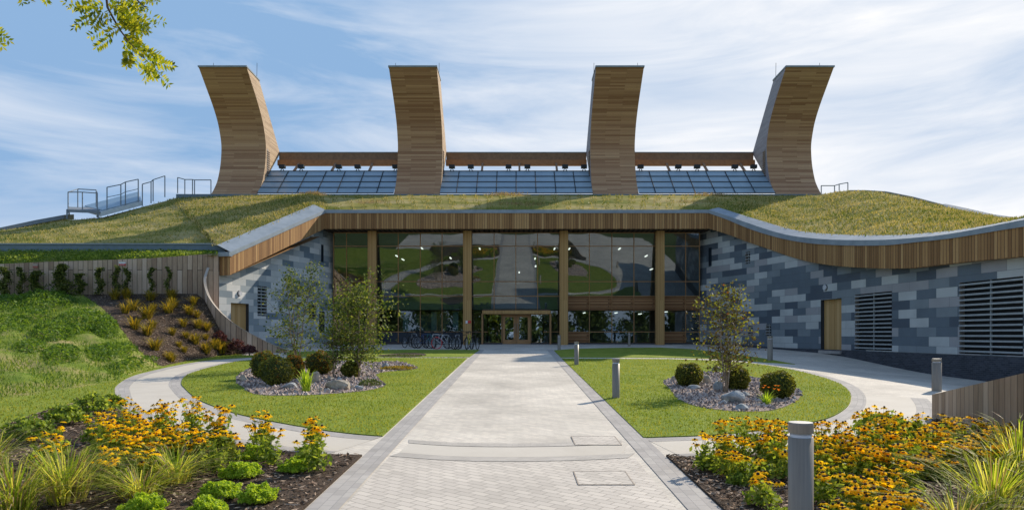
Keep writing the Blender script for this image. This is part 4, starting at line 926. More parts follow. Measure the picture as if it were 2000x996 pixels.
# warning signs on the fence
for x0,x1,y0,y1,l in ((232,245,511.5,518.5,'small white and red notice on the long fence'),(64,73,515.5,523,'faded small red notice near the left end of the long fence')):
    a=P(x0,y0,37.36); b=P(x1,y1,37.36); r=empty('notice',(a.x,37.36,b.z)); tag(r,l,'sign','notices on the fence')
    h=(a.z-b.z); w=b.x-a.x
    m=MB(); m.box(0,w,0,.02,h*.5,h); m.build('white_half',M['white'] if x0>200 else plain('faded',(.42,.33,.28)),r)
    m=MB(); m.box(0,w,0,.02,0,h*.5-.002); m.build('red_half',M['red'] if x0>200 else plain('faded_red',(.4,.12,.09)),r)
    for k in range(3):
        if x0>200: m=MB(); m.box(w*(.15+.27*k),w*(.15+.27*k+.15),-.006,-.001,h*.2,h*.32); m.build('lettering',M['white'],r)
# fence at the right edge
p0=G(1820,800); 
n=14; fp=[(8.53+(6.45-8.53)*i/(n-1),14+(7.7-14)*i/(n-1)) for i in range(n)]
zt0_,zt1_=CZ-(770-654)/F*14,CZ-(729-654)/F*9.5; 
def ztn(f): return zt0_+(zt1_-zt0_)*f*6.3/4.5
fence('timber_fence',fp,lambda f:-.25,ztn,M['near_fence'],'low upright board fence rising at the right edge behind the daisies',cap=False,thick=.07)
# ================================================================ BOLLARDS
def bollard(loc,h,r,label):
    e=empty('bollard',loc); tag(e,label,'bollard light','bollard lights along the paths')
    m=MB(); m.lathe([(r,-.15),(r,h*.875)],24); m.build('post',M['steel'],e,True)
    m=MB(); m.lathe([(r*.86,h*.875),(r*.86,h*.912)],24); m.build('light_band',M['lens'],e,True)
    m=MB(); m.lathe([(r,h*.912),(r,h*.985),(r*.96,h)],24); 
    for i in range(len(m.m)): m.m[i]=0
    m.m[-1]=1; m.build('cap',[M['steel'],M['steel_top']],e,False)
for x,Z,h,yb,l in ((1564,6.35,None,0,'closest bollard, rising out of the daisies in the right flower bed'),):
    X=(x-CX)/F*Z; ztop=CZ-(824-654)/F*Z; g=gz(X,Z); bollard((X,Z,g),ztop-g,.112,l)
for x,yb,yt,r,l in ((1203,778,700,.095,'bollard at the edge of the right lawn, nearest the path'),(1126,713,667,.095,'bollard beside the path at mid distance'),(1092,684,654,.09,'distant bollard right of the entrance doors'),(1229,676,649,.08,'small distant bollard in front of the slatted panels'),(1504,704,656,.12,'bollard on the far pavement behind the young tree')):
    g=G(x,yb); bollard(tuple(g),CZ+(HY-yt)/F*g.y-g.z,r,l)
Z=19.0; X=(1829.5-CX)/F*Z; g=gz(X,Z); bollard((X,Z,g),CZ-(700-654)/F*Z-g,.122,'bollard standing behind the low fence at the right')
# ================================================================ BICYCLES
def bike(loc,rz,fm,label,tyre='tyre',k=1.0,lean=0):
    e=empty('bicycle',loc,rz); e.rotation_euler=(lean,0,rz); tag(e,label,'bicycle','bicycles parked at the stands')
    for x,nm in ((-.52,'rear'),(.52,'front')):
        m=MB(); m.ring((x,0,.34),.32,.022,(0,1,0),20,5)
        w=m.build('wheel',M[tyre if nm=='front' or tyre=='tyre' else 'tyre'],e,True); sp=MB()
        for a in range(6): th=a*math.pi/6; sp.tube([(x-.31*math.cos(th),0,.34-.31*math.sin(th)),(x+.31*math.cos(th),0,.34+.31*math.sin(th))],.005,3)
        sp.tube([(x,-.06,.34),(x,.06,.34)],.025,6); sp.build('spokes',M['bike_silver'],w)
    m=MB(); bb=(-.08,0,.30); se=(-.2,0,.78); hd=(.36,0,.80); hb=(.40,0,.66)
    for a,b,r in ((bb,se,.018),(se,hd,.018),(bb,hb,.022),(bb,(-.52,0,.34),.013),(se,(-.52,0,.34),.011),(hd,hb,.022),(hb,(.52,0,.34),.015)): m.tube([a,b],r,6)
    m.build('frame',M[fm],e,True)
    m=MB(); m.tube([se,(-.235,0,.90)],.014,6); m.hexa([(-.38,-.08,.90),(-.10,-.02,.90),(-.10,.02,.90),(-.38,.08,.90),(-.38,-.07,.95),(-.10,-.015,.94),(-.10,.015,.94),(-.38,.07,.95)]); m.build('saddle',M['tyre'],e)
    m=MB(); m.tube([hd,(.34,0,.96)],.014,6); m.tube([(.42,-.26,.99),(.34,-.1,.97),(.34,.1,.97),(.42,.26,.99)],.014,6); m.build('handlebar',M['bike_black'],e)
    e.scale=(1.12,1.12,1.12); m=MB(); m.ring((-.08,.03,.30),.09,.008,(0,1,0),12,4); m.tube([(-.08,-.08,.30),(-.02,-.1,.16)],.01,4); m.tube([(-.08,.06,.30),(-.14,.1,.44)],.01,4); m.build('crank',M['bike_silver'],e)
bk=[(797,665,'bike_black',70,'black bicycle at the left end of the stands, nearest the birch'),(808,664,'bike_silver',55,'grey bicycle second from the left end of the stands'),(819,666,'bike_black',62,'dark bicycle third from the left end of the stands'),(829,666,'bike_blue',48,'dark blue bicycle left of the teal one'),(838,667,'bike_teal',60,'teal framed bicycle among dark ones'),(856,667,'bike_white',15,'white framed bicycle near the middle of the stands'),(868,668,'bike_silver',20,'bicycle with bright red tyres beside the white one'),(880,668,'bike_black',58,'black bicycle right of the red tyred one'),(891,668,'bike_silver',75,'silver grey bicycle left of the timber column'),(915,669,'bike_yellow',80,'yellow framed bicycle in front of the timber column'),(926,669,'bike_black',70,'dark bicycle at the right end of the stands, by the path'),(903,668,'bike_black',66,'black bicycle just left of the yellow one')]
for x,y,fm,a,l in bk:
    p=G(x,y+14.5); bike((p.x,p.y+.5,p.z+.01),R(a if x%2 else 180-a),fm,l,'bike_red' if 'red tyres' in l else 'tyre')
for x,lb in ((803,'leftmost hooped steel bicycle stand, nearest the birch'),(825,'second hooped steel bicycle stand from the left'),(848,'hooped steel bicycle stand just left of the white bicycle'),(872,'hooped steel bicycle stand behind the red tyred bicycle'),(894,'hooped steel bicycle stand left of the timber column'),(918,'hooped steel bicycle stand at the yellow bicycle, nearest the path')):
    p=G(x,679); e=MB(); 
    e.tube([(-.0,-.35,-.05),(0,-.35,.62),(0,-.25,.72),(0,.25,.72),(0,.35,.62),(0,.35,-.05)],.022,6); o=e.build('bicycle_stand',M['steel'],None,True,loc=(p.x,p.y+.7,p.z)); 
    tag(o,lb,'bicycle stand','steel hoops holding the bicycles')
# ================================================================ ROOF RAILINGS
def railing(base,h,label,name='guard_rail',mid=True,closed=False,r=.04,sag=None):
    e=empty(name,base[0]); tag(e,label,'railing','galvanised guard rails on the roof'); o0=Vector(base[0]); top=MB()
    pts=[Vector(b)-o0 for b in base]
    if closed: ps=pts+[pts[0]]
    else: ps=pts
    for p in pts:
        m=MB(); m.tube([p-Vector((0,0,.3)),p+Vector((0,0,h))],r,6); m.build('post',M['galv'],e)
    top.tube([p+Vector((0,0,h)) for p in ps],r,6,cap=True); top.build('top_rail',M['galv'],e)
    if mid: m=MB(); m.tube([p+Vector((0,0,h*.5)) for p in ps],r*.7,6); m.build('mid_rail',M['galv'],e)
    return e
railing([P(133,408,52.5),P(161,408,52.5),P(190,410,52.5),P(188,403,54),P(152,401,54)],1.28,'boxed guard rail around the small platform at the left end of the roof walkway',closed=True,mid=False)
e=empty('platform',P(133,409,52.5)); tag(e,'small grey metal platform on legs at the left of the roof','platform')
o0=Vector(e.location); a,b,c,d=[P(*q)-o0 for q in ((131,409,52.3),(192,411,52.3),(190,406,54.2),(135,404,54.2))]
m=MB(); dz=Vector((0,0,-.22)); m.hexa([a+dz,b+dz,c+dz,d+dz,a,b,c,d]); m.build('deck',M['galv'],e)
for q in (a,b,c,d): m=MB(); m.tube([q,q+Vector((0,0,-.75))],.06,5); m.build('leg',M['galv'],e)
railing([P(209,405,53),P(236,399,53.8),P(245,394,54),P(270,388,54.8)],1.55,'stepped guard rail right of the small platform on the roof walkway',mid=True)
railing([P(278,395,55.2),P(295,390,55.6),P(299,386,55.8),P(322,378,56.5)],1.45,'guard rail climbing beside the top of the white roof ramp',mid=False)
railing([P(347,371,58),P(361,375,58),P(376,375,58),P(380,376,57.6),P(412,376,57.6)],1.05,'guard rail left of the leftmost curved tower',mid=False)
railing([P(1604,380,58.5),P(1630,380,58.5),P(1639,377,58.5),P(1656,374,58.5)],.75,'guard rail right of the rightmost curved tower',mid=False)
e=empty('roof_ramp',P(195,416,52.5)); tag(e,'white framed sloping skylight ramp climbing the left side of the roof','skylight'); o0=Vector(e.location)
a,b,c,d=[P(*q)-o0 for q in ((197,414,52.4),(277,393,55),(272,375,57.4),(160,404,55))]
m=MB(); dz=Vector((0,0,-.35)); m.hexa([a+dz,b+dz,c+dz,d+dz,a,b,c,d]); m.build('side_frame',M['skylight'],e)
dz=Vector((0,0,.03)); k=.08; ctr=(a+b+c+d)/4; q=[p.lerp(ctr,k)+dz for p in (a,b,c,d)]; m=MB(); m.hexa(q+[p+Vector((0,0,.05)) for p in q]); m.build('glazing',M['roof_glass'],e)
# ================================================================ ROCKS, BALLS, SHRUBS
import bmesh
def rock(loc,s,mat,label,group='boulders in the gravel beds',seed=0,smooth_=False,round_=False):
    bm=bmesh.new(); bmesh.ops.create_icosphere(bm,subdivisions=3,radius=1); rr=random.Random(seed)
    pl=[(Vector((rr.gauss(0,1),rr.gauss(0,1),rr.gauss(0,.8))).normalized(),rr.uniform(.55,.85)) for _ in range(0 if round_ else 9)]
    for v in bm.verts:
        d=v.co.normalized(); r=1
        for nrm,k in pl:
            q=d.dot(nrm)
            if q>0 and r*q>k: r=k/q
        r*=1+.05*noise2(d.x*4+seed,d.y*4+d.z*3,seed); v.co=d*r; v.co.x*=s[0]; v.co.y*=s[1]; v.co.z*=s[2]
    me=bpy.data.meshes.new('boulder'); bm.to_mesh(me); bm.free(); me.materials.append(M[mat])
    if round_: me.polygons.foreach_set('use_smooth',[True]*len(me.polygons))
    o=bpy.data.objects.new('boulder',me); COL.objects.link(o); o.location=loc; o.rotation_euler=(0,0,rr.uniform(-.3,.3)); tag(o,label,'boulder',group)
def R_(x,yb,w,h,mat,label,seed,round_=False):
    g=G(x,yb-1); s=g.y/F; rock((g.x,g.y+w*s*.3,g.z+h*s*.42),(w*s/2*1.12,w*s*.36,h*s*.62),mat,label,seed=seed,round_=round_)
R_(657,764,50,21,'rock_tan','large tan boulder at the front of the left gravel bed',3)
R_(616,750,20,28,'rock_tan','upright pale boulder beside the orange tinged shrub',5)
R_(565,762,30,14,'rock_grey','blue grey rock at the front of the left gravel bed',6)
R_(700,764,17,12,'rock_grey','small grey rock at the right of the large tan boulder',8)
R_(637,768,14,9,'rock_grey','small pale rock left of the large tan boulder, at the gravel edge',9); R_(627,767,12,9,'rock_tan','small tan stone at the front edge of the left gravel bed',10)
R_(751,723,18,13,'rock_grey','grey rock near the pale ground cover at the far end of the left bed',11); R_(473,748,20,15,'rock_tan','pinkish stone at the left tip of the left gravel bed',12)
R_(798,720,9,7,'rock_grey','small stone at the far right tip of the left gravel bed',13); R_(808,721,8,6,'rock_tan','tiny tan stone at the far right tip of the left gravel bed',15); R_(688,762,12,9,'rock_tan','small tan stone wedged between the boulders of the left bed',14)
R_(645,746,16,9,'rock_tan','flat tan stone behind the large boulder in the left bed',16); R_(662,748,11,10,'rock_grey','small rock behind the large boulder in the left bed',17)
R_(1433,790,47,27,'rock_grey','largest grey boulder in the right gravel bed',21); R_(1404,765,19,19,'rock_grey','round pot shaped grey stone beside the young tree trunk',22,True); R_(1382,752,16,18,'rock_tan','smooth upright stone right of the left box ball',23,True)
R_(1357,763,28,10,'rock_grey','flat pale rock in front of the left box ball of the right bed',24); R_(1412,793,16,11,'rock_grey','pale stone left of the largest boulder',25); R_(1420,790,14,12,'rock_tan','tan stone touching the left side of the largest boulder',27); R_(1458,778,20,12,'rock_grey','pale stone behind the largest boulder in the right bed',28)
R_(1452,804,26,14,'rock_grey','broad low rock at the front of the right gravel bed',29); R_(1489,756,12,12,'rock_grey','small pale rock between the middle and right box balls',30); R_(1562,776,13,9,'rock_tan','small tan stone at the right tip of the right bed',31); R_(1553,782,11,8,'rock_grey','small grey stone at the right tip of the right bed',32)
R_(1320,745,16,10,'rock_tan','tan stone at the left tip of the right gravel bed',33); R_(1400,726,18,10,'rock_tan','small stone at the back of the right gravel bed',34)
def ball(loc,r,label,rz_=1.0,leafmat='box_leaf',name='box_ball',cat='clipped shrub',group='clipped box balls in the gravel beds',n=4200,size=.055,core=.9,orange=0):
    e=empty(name,loc); tag(e,label,cat,group)
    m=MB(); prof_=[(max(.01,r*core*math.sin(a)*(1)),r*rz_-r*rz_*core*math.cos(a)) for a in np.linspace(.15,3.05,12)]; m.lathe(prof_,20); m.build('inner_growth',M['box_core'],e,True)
    d=rng.normal(size=(n,3)); d/=np.linalg.norm(d,axis=1)[:,None]
    wob=1+.06*np.sin(d[:,0]*7+r*30)+.05*np.sin(d[:,2]*9+d[:,1]*6+r*50)+.03*np.sin(d[:,0]*17+d[:,2]*13); rr=r*wob*(.86+.16*rng.random(n)+.10*(rng.random(n)>.96)); C=d*rr[:,None]; C[:,2]=C[:,2]*rz_+r*rz_
    C=C[C[:,2]>.02]; mi=(rng.random(len(C))<orange*np.clip(C[:,2]/(r*1.6)+.2*np.sin(C[:,0]*9),0,1)).astype(int)
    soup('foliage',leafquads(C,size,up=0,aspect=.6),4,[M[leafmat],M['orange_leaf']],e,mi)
    return e
def B_(x,yb,w,h,label,**k):
    g=G(x,yb); s=g.y/F; r=w*s/2; ball((g.x,g.y+r*.6,g.z),r,label,rz_=h/w,**k)
B_(512,742,52,57,'rounded box ball at the back left of the left island',orange=.25)
B_(533,755,64,58,'largest clipped box ball at the left end of the left island',orange=.12)
B_(569,741,42,47,'orange tipped rounded shrub beside the largest box ball',orange=.75)
B_(620,734,52,48,'orange flecked rounded shrub behind the pale upright boulder',orange=.45)
B_(682,738,36,32,'small dark box ball under the birch trees',orange=0)
B_(1350,757,54,48,'clipped box ball at the left of the right island',orange=0)
B_(1444,763,50,46,'clipped box ball behind the young tree on the right island',orange=0)
B_(1527,781,66,56,'largest box ball at the right end of the right island',orange=0)
# ---------------------------------------------------------------- trees
def branch_tree(loc,h,w,stems,nleaf,lmat,lsize,label,bark='birch',seed=1,low=.12,shape=None,name='tree',cat='tree',dens=1.0,orange=0,trunk_r=.03,twmat='twig'):
    rr=random.Random(seed); e=empty(name,loc); tag(e,label,cat); ends=[]; tr=MB(); bg=MB()
    for s in range(stems):
        a=s*6.283/stems+rr.uniform(-.5,.5); lean=rr.uniform(.05,.33)*w; pts=[Vector((0.04*math.cos(a),.04*math.sin(a),-.1))]; hh=h*rr.uniform(.72,1.0) if s else h*.98
        k=9
        for i in range(1,k+1):
            f=i/k; pts.append(Vector((math.cos(a)*lean*f**.9+rr.gauss(0,.02)*h*.3,math.sin(a)*lean*f**.9+rr.gauss(0,.02)*h*.3,hh*f)))
        tr.tube(pts,trunk_r*rr.uniform(.7,1.1),7,.006)
        for b in range(int(15*dens)):
            f=rr.uniform(low,.97); i=min(k-1,int(f*k)); p=pts[i].lerp(pts[i+1],f*k-i); prof_=shape(f) if shape else math.sin(math.pi*min(1,f*.9+.12))**.7
            L_=w*.5*prof_*rr.uniform(.5,1.1); aa=rr.uniform(0,6.283); q=[p]
            for j in range(1,5): q.append(p+Vector((math.cos(aa)*L_*j/4,math.sin(aa)*L_*j/4,L_*(.55*j/4)*rr.uniform(.6,1.2)))+Vector((rr.gauss(0,.02),rr.gauss(0,.02),0)))
            bg.tube(q,.010,4,.003); 
            for j in range(1,5): ends.append((q[j],L_))
            for c in range(3):
                s0=q[rr.randint(1,4)]; t=s0+Vector((rr.gauss(0,.2),rr.gauss(0,.2),rr.gauss(.05,.16)))*L_*.9; bg.tube([s0,t],.005,3,.002); ends.append((t,L_)); ends.append((s0.lerp(t,.5),L_))
    tr.build('trunk',M[bark],e,True); bg.build('branches',M[twmat],e)
    C=[]
    for _ in range(nleaf):
        p,L_=ends[int(rr.random()*len(ends))]; s=.10+.10*L_; C.append(p+Vector((rr.gauss(0,s),rr.gauss(0,s),rr.gauss(0,s))))
    mi=(rng.random(len(C))<orange).astype(int)
    soup('crown',leafquads(np.array(C),lsize,up=.1,aspect=.75),4,[M[lmat],M['orange_leaf']],e,mi)
    return e
g=G(655,738); branch_tree(tuple(G(700,737)),3.65,2.5,5,4300,'birch_leaf',.085,'larger leafy birch right of the pair on the left island',seed=3,low=.12,dens=1.3)
branch_tree(tuple(G(652,740)),1.9,1.0,4,700,'birch_leaf',.07,'low bare stemmed bush between the two birches',seed=14,name='bush',cat='bush',low=.3,trunk_r=.014)
branch_tree(tuple(G(578,722)),4.2,2.2,4,2300,'birch_leaf',.085,'slimmer birch left of the pair, in front of the sunlit wall',seed=8,low=.10,dens=1.2)
branch_tree(tuple(G(1416,767)),3.0,1.75,5,2300,'autumn_leaf',.07,'young sparse tree turning brown on the right island',bark='bark',seed=5,low=.16,dens=1.3,orange=.05,trunk_r=.022)
# ---------------------------------------------------------------- generic plants
def tuft(loc,h,spread,n,mat,label,name,cat,group=None,w=.02,arch=1.0,seed=0,straw=.0):
    rr=np.random.default_rng(seed+11); e=empty(name,loc); tag(e,label,cat,group); V=[]; mi=[]
    for i in range(n):
        a=rr.uniform(0,6.283); r0=spread*.25*rr.random(); L_=h*rr.uniform(.4,1.15); ln=spread*rr.uniform(.2,1)*arch; b=np.array([math.cos(a)*r0,math.sin(a)*r0,0]); d=np.array([math.cos(a),math.sin(a),0]); s=np.array([-math.sin(a),math.cos(a),0])
        d=d+np.array([rr.normal(0,.25),rr.normal(0,.25),0]); P3=[b+d*ln*(f**1.8)+np.array([0,0,L_*(f-(.35*arch)*f**3)]) for f in (0,.35,.7,1)]; ww=[w,w,w*.7,w*.1]; k=int(rr.random()<straw)
        for j in range(3): V.append([P3[j]-s*ww[j]/2,P3[j]+s*ww[j]/2,P3[j+1]+s*ww[j+1]/2,P3[j+1]-s*ww[j+1]/2]); mi.append(k)
    soup('blades',np.array(V),4,[M[mat],M['straw_pale']],e,mi); return e
for i,(x,y,h,l) in enumerate(((130,985,1.05,'tall ornamental grass clump in the left bed, left of the daisies'),(28,1010,.95,'ornamental grass clump in the bottom left corner'),(275,975,.62,'ornamental grass clump in front of the left daisies'),(345,945,.72,'bleached ornamental grass clump right of the taller green one'),(-30,930,.9,'ornamental grass at the left frame edge'),(1940,1020,1.1,'tall ornamental grass clump at the right frame edge'),(1990,960,1.35,'ornamental grass with an upright stem in the bottom right corner'),(1870,1060,.7,'ornamental grass clump in front of the right daisies'))):
    tuft(tuple(G(x,y)),h,.75,260,'grass_blade',l,'ornamental_grass','ornamental grass','ornamental grasses in the flower beds',w=.0125,arch=1.15,seed=i,straw=.2)
def dome(loc,r,h,n,mat,label,name,cat,group,size=.05,stem=True,up=.1,aspect=.45,orange=None):
    e=empty(name,loc); tag(e,label,cat,group); C=[];
    if stem:
        s=MB()
        for k in range(9): a=random.uniform(0,6.28); q=r*random.uniform(.3,.85); s.tube([(0,0,-.03),(math.cos(a)*q*.6,math.sin(a)*q*.6,h*.5),(math.cos(a)*q,math.sin(a)*q,h*.8)],.008,4,.004)
        s.build('stems',M['twig'],e)
    d=rng.normal(size=(n,3)); d/=np.linalg.norm(d,axis=1)[:,None]; d[:,2]=abs(d[:,2])
    # bumps: many small heads
    hd=rng.normal(size=(22,3)); hd/=np.linalg.norm(hd,axis=1)[:,None]; hd[:,2]=abs(hd[:,2]); bump=np.exp(-((d[:,None]-hd[None])**2).sum(2)/.03).max(1)
    rr=(.72+.28*bump)*(.82+.2*rng.random(n)); C=d*rr[:,None]*np.array([r,r,h*.75]); C[:,2]+=h*.25
    soup('foliage',leafquads(C,size,up=up,aspect=aspect),4,M[mat],e); return e
hb=[(470,938,72,'lime green hebe mound nearest the left daisies'),(435,978,76,'wide lime hebe mound in the front row of the left bed'),(505,985,74,'lime hebe mound right of the wide one in the left bed'),(575,925,56,'taller lime hebe on the right side of the left bed'),(500,902,60,'lime hebe mound behind the others, below the daisies'),(278,1012,84,'lime hebe cut by the bottom edge, leftmost one'),(408,1014,80,'lime hebe cut by the bottom edge, right of the other'),(604,893,44,'small broad leaved lime plant under the last daisy clump')]
for x,y,w,l in hb:
    g=G(x,y); s=g.y/F; dome(tuple(g),w*s*.6,w*s*.62,3200,'lime_leaf',l,'hebe','shrub','lime green mounds in the left bed',size=.042)
for x,y,w,l in ((1385,898,44,'broad leaved green plant at the left tip of the right bed'),(1440,932,46,'leafy plant under the leftmost daisies of the right bed'),(1520,1010,70,'leafy green plant at the bottom edge beside the near bollard'),(1640,1008,80,'leafy plant at the bottom right of the near bollard'),(1860,905,90,'green leafy mound among the right daisies'),(180,795,90,'low green shrub behind the left daisies, by the lawn'),(215,782,60,'small round shrub at the start of the curved path'),(130,815,90,'loose green shrub at the back of the left bed'),(60,850,110,'green perennial at the back left of the left bed'),(1720,838,110,'green mound behind the right daisies near the fence'),(1770,850,100,'green mound at the foot of the right fence')):
    g=G(x,y+18); s=g.y/F; dome(tuple(g),w*s/2,w*s*.55,900,'rud_leaf',l,'leafy_plant','plant','leafy green plants in the flower beds',size=.085,stem=True,aspect=.55)
tuft(tuple(G(598,766)),.75,.4,90,'lime_leaf','daylily leaves in front of the left island shrubs','daylily','plant',w=.035,arch=.6,seed=31)
e=tuft(tuple(G(1497,792)),.42,.32,70,'lime_leaf','daylily with orange flowers beside the largest right box ball','daylily','plant',w=.03,arch=.7,seed=32)
m=MB()
for k in range(8):
    a=random.uniform(0,6.28); c=Vector((math.cos(a)*.17+.1,math.sin(a)*.2,random.uniform(.34,.5)))
    for j in range(5): t=j*1.257; m.face([c,c+Vector((.02*math.cos(t-.4),.02*math.sin(t-.4),.02)),c+Vector((.045*math.cos(t),.045*math.sin(t),.03)),c+Vector((.02*math.cos(t+.4),.02*math.sin(t+.4),.02))])
m.build('blooms',M['orange_petal'],e)
dome(tuple(G(775,722)),.85,.18,1500,'gold_leaf','pale yellow green ground cover at the far end of the left island','ground_cover_plant','plant',None,size=.06,stem=False)
dome(tuple(G(722,756)),.45,.28,700,'ivy_leaf','grey green feathery plant on the gravel right of the boulders','feathery_plant','plant',None,size=.05,stem=True)
dome(tuple(G(790,696)),1.3,.12,700,'ivy_leaf','low dark planting on the shaded strip near the bicycles','low_planting','plant',None,size=.07,stem=False)
# climbers on the long fence
for x,yt,yb,w,l in ((8,522,582,22,'climber at the far left of the fence'),(40,523,580,12,'thin climber second from the left on the fence'),(68,530,580,26,'bushy low climber third from the left on the fence'),(118,517,580,50,'largest triangular climber spreading on the fence'),(155,535,572,18,'drooping side shoot right of the largest climber'),(193,524,575,15,'narrow climber left of the white and red notice'),(226,520,574,13,'narrow climber directly under the notice'),(247,524,574,11,'narrow climber just right of the notice'),(294,524,572,9,'slim climber right of the notice pair'),(328,522,578,8,'slimmest climber nearest the sunlit corner')):
    a=P(x,yb,37.0); b=P(x,yt,37.3); hgt=b.z-a.z; e=empty('climbing_plant',a); tag(e,l,'climber','climbing plants on the long fence'); m=MB(); m.tube([(0,0,-.5),(.04,.1,hgt*.4),(-.03,.15,hgt*.8)],.012,4); m.build('stem',M['twig'],e)
    n=int(900*w/14); t=rng.random(n)**.8; W_=w*37.2/F*.5; env=(1.05-t*(.85 if w>30 else .45))*(.75+.25*np.sin(t*23+x)); C=np.stack([rng.normal(0,.62,n)*W_*env*(.6+.8*abs(np.sin(t*7+x)))+.10*np.sin(t*9+x),rng.uniform(-.12,.2,n),t*hgt],1)
    soup('foliage',leafquads(C,.11,up=.1,aspect=.5),4,M['climber_leaf'],e)
# yellow green young shrubs on the mulch slope
protos=[]
sp_=[(225,.93),(250,.90),(300,.93),(335,.94),(268,.80),(300,.80),(345,.83),(375,.86),(240,.70),(290,.68),(330,.70),(360,.72),(385,.66),(255,.55),(300,.55),(350,.56),(380,.52),(400,.55),(290,.42),(330,.42),(370,.40),(410,.40),(310,.28),(345,.28),(385,.27),(420,.27),(320,.15),(360,.15),(400,.14),(440,.15),(330,.06)]
def ordinal(i): return ['first','second','third','fourth','fifth','sixth','seventh','eighth'][i]
rows={}
for x,t in sp_: rows.setdefault(round(t*7),[]).append((x,t))
for i,(x,t) in enumerate(sp_):
    v=bank(x+random.uniform(-9,9),min(.97,max(.04,t+random.uniform(-.035,.035)))); rw_=rows[round(t*7)]; ridx=sorted(rw_).index((x,t)); rowi=sorted(rows,reverse=True).index(round(t*7))
    lab='yellow green shrub, %s from left in %s row down the mulch slope'%(ordinal(ridx),ordinal(rowi))
    if i<4:
        e=tuft(tuple(v),.72,.7,120,'gold_leaf',lab,'young_shrub','shrub','yellow green young shrubs on the mulch slope',w=.035,arch=.7,seed=60+i); protos.append(e)
    else:
        e=copy_tree(protos[i%4]); e.location=v; e.rotation_euler=(0,0,random.uniform(0,6)); e.scale=[random.uniform(.5,1.25)]*3; e['label']=lab
for i,(x,y,w,l) in enumerate(((378,612,34,'dark purple shrub highest beside the curved fence'),(398,635,34,'dark purple shrub second down beside the curved fence'),(425,652,40,'reddish purple shrub midway down the curved fence'),(462,668,40,'reddish purple shrub near the foot of the curved fence'),(487,672,30,'lowest purple shrub by the curved fence, nearest the path'))):
    t=interp([575,695],[1,.0],y+8); 
    Z=35.6; p=P(x,y+12,Z); dome((p.x,p.y,p.z-.25),w*Z/F*.55,w*Z/F*.75,900,'purple_leaf',l,'purple_shrub','shrub','purple shrubs beside the curved fence',size=.11)
# ================================================================ DAISIES
def flower_mesh(seed):
    rr=random.Random(seed); m=MB(); n=rr.choice((10,11,12)); dr=rr.uniform(.1,.55)
    for k in range(n):
        a=k*6.283/n+rr.uniform(-.08,.08); L_=rr.uniform(.046,.056); w=.0125; c,s=math.cos(a),math.sin(a)
        def q(r,o,z): return (c*r-s*o,s*r+c*o,z)
        m.face([q(.010,-w*.5,0),q(L_*.55,-w,-dr*L_*.2),q(L_*.55,w,-dr*L_*.2),q(.010,w*.5,0)]); m.face([q(L_*.55,-w,-dr*L_*.2),q(L_,-w*.35,-dr*L_),q(L_,w*.35,-dr*L_),q(L_*.55,w,-dr*L_*.2)])
    m.mi=1; m.lathe([(.013,-.004),(.0145,.006),(.011,.015),(.004,.019)],8)
    me=m.build('flower',[M['petal'],M['cone']]); d=me.data; bpy.data.objects.remove(me); return d
FM=[flower_mesh(i) for i in range(4)]
def daisy_plant(loc,h,r,nf,label,group,seed,leafn=115):
    rr=random.Random(seed); e=empty('daisy_plant',loc); tag(e,label,'flowering plant',group); st=MB(); C=[]; T=[]
    for i in range(int(nf*1.3)):
        a=rr.uniform(0,6.283); q=r*rr.random()**.6; top=Vector((math.cos(a)*q,math.sin(a)*q,h*(1.0-.38*(q/r)**2*rr.random()-.18*rr.random()))); b=Vector((math.cos(a)*q*.25,math.sin(a)*q*.25,-.03)); mid=b.lerp(top,.55)+Vector((-math.cos(a)*.02,-math.sin(a)*.02,.03))
        st.tube([b,mid,top],.0035,3,.0022,cap=False)
        f=bpy.data.objects.new('flower',FM[rr.randrange(4)]); COL.objects.link(f); f.parent=e; f.location=top; f.rotation_euler=(rr.uniform(-.45,.15),rr.uniform(-.3,.3),rr.uniform(0,6.28)); k=rr.uniform(.70,1.28); f.scale=(k,k,k)
        for j in range(5): C.append(b.lerp(top,rr.uniform(.25,.85))+Vector((rr.gauss(0,.03),rr.gauss(0,.03),0)))
    for _ in range(leafn):
        a=rr.uniform(0,6.283); q=r*1.05*rr.random()**.5; C.append(Vector((math.cos(a)*q*.9,math.sin(a)*q*.9,h*(.08+.55*rr.random()*(1-.5*q/r)))))
    st.build('stems',M['rud_leaf'],e); soup('foliage',leafquads(np.array(C),.085,up=.2,aspect=.5),4,M['rud_leaf'],e)
left_=[(241,776,11),(255,789,10),(183,805,12),(206,810,12),(189,829,8),(227,819,13),(245,833,13),(108,824,5),(84,847,6),(108,850,9),(101,872,6),(322,780,12),(334,794,12),(305,792,9),(376,774,12),(383,792,13),(430,793,13),(436,816,11),(446,845,11),(420,838,8),(514,803,13),(505,826,12),(528,832,8),(612,815,11),(620,834,10),(596,842,5),(280,822,12),(302,818,10),(297,841,14),(245,847,12),(268,854,14),(316,856,12),(224,869,10),(287,876,9),(209,893,7),(345,822,11),(368,836,12),(388,856,12),(350,858,9),(330,838,10),(262,806,10),(405,812,9)]
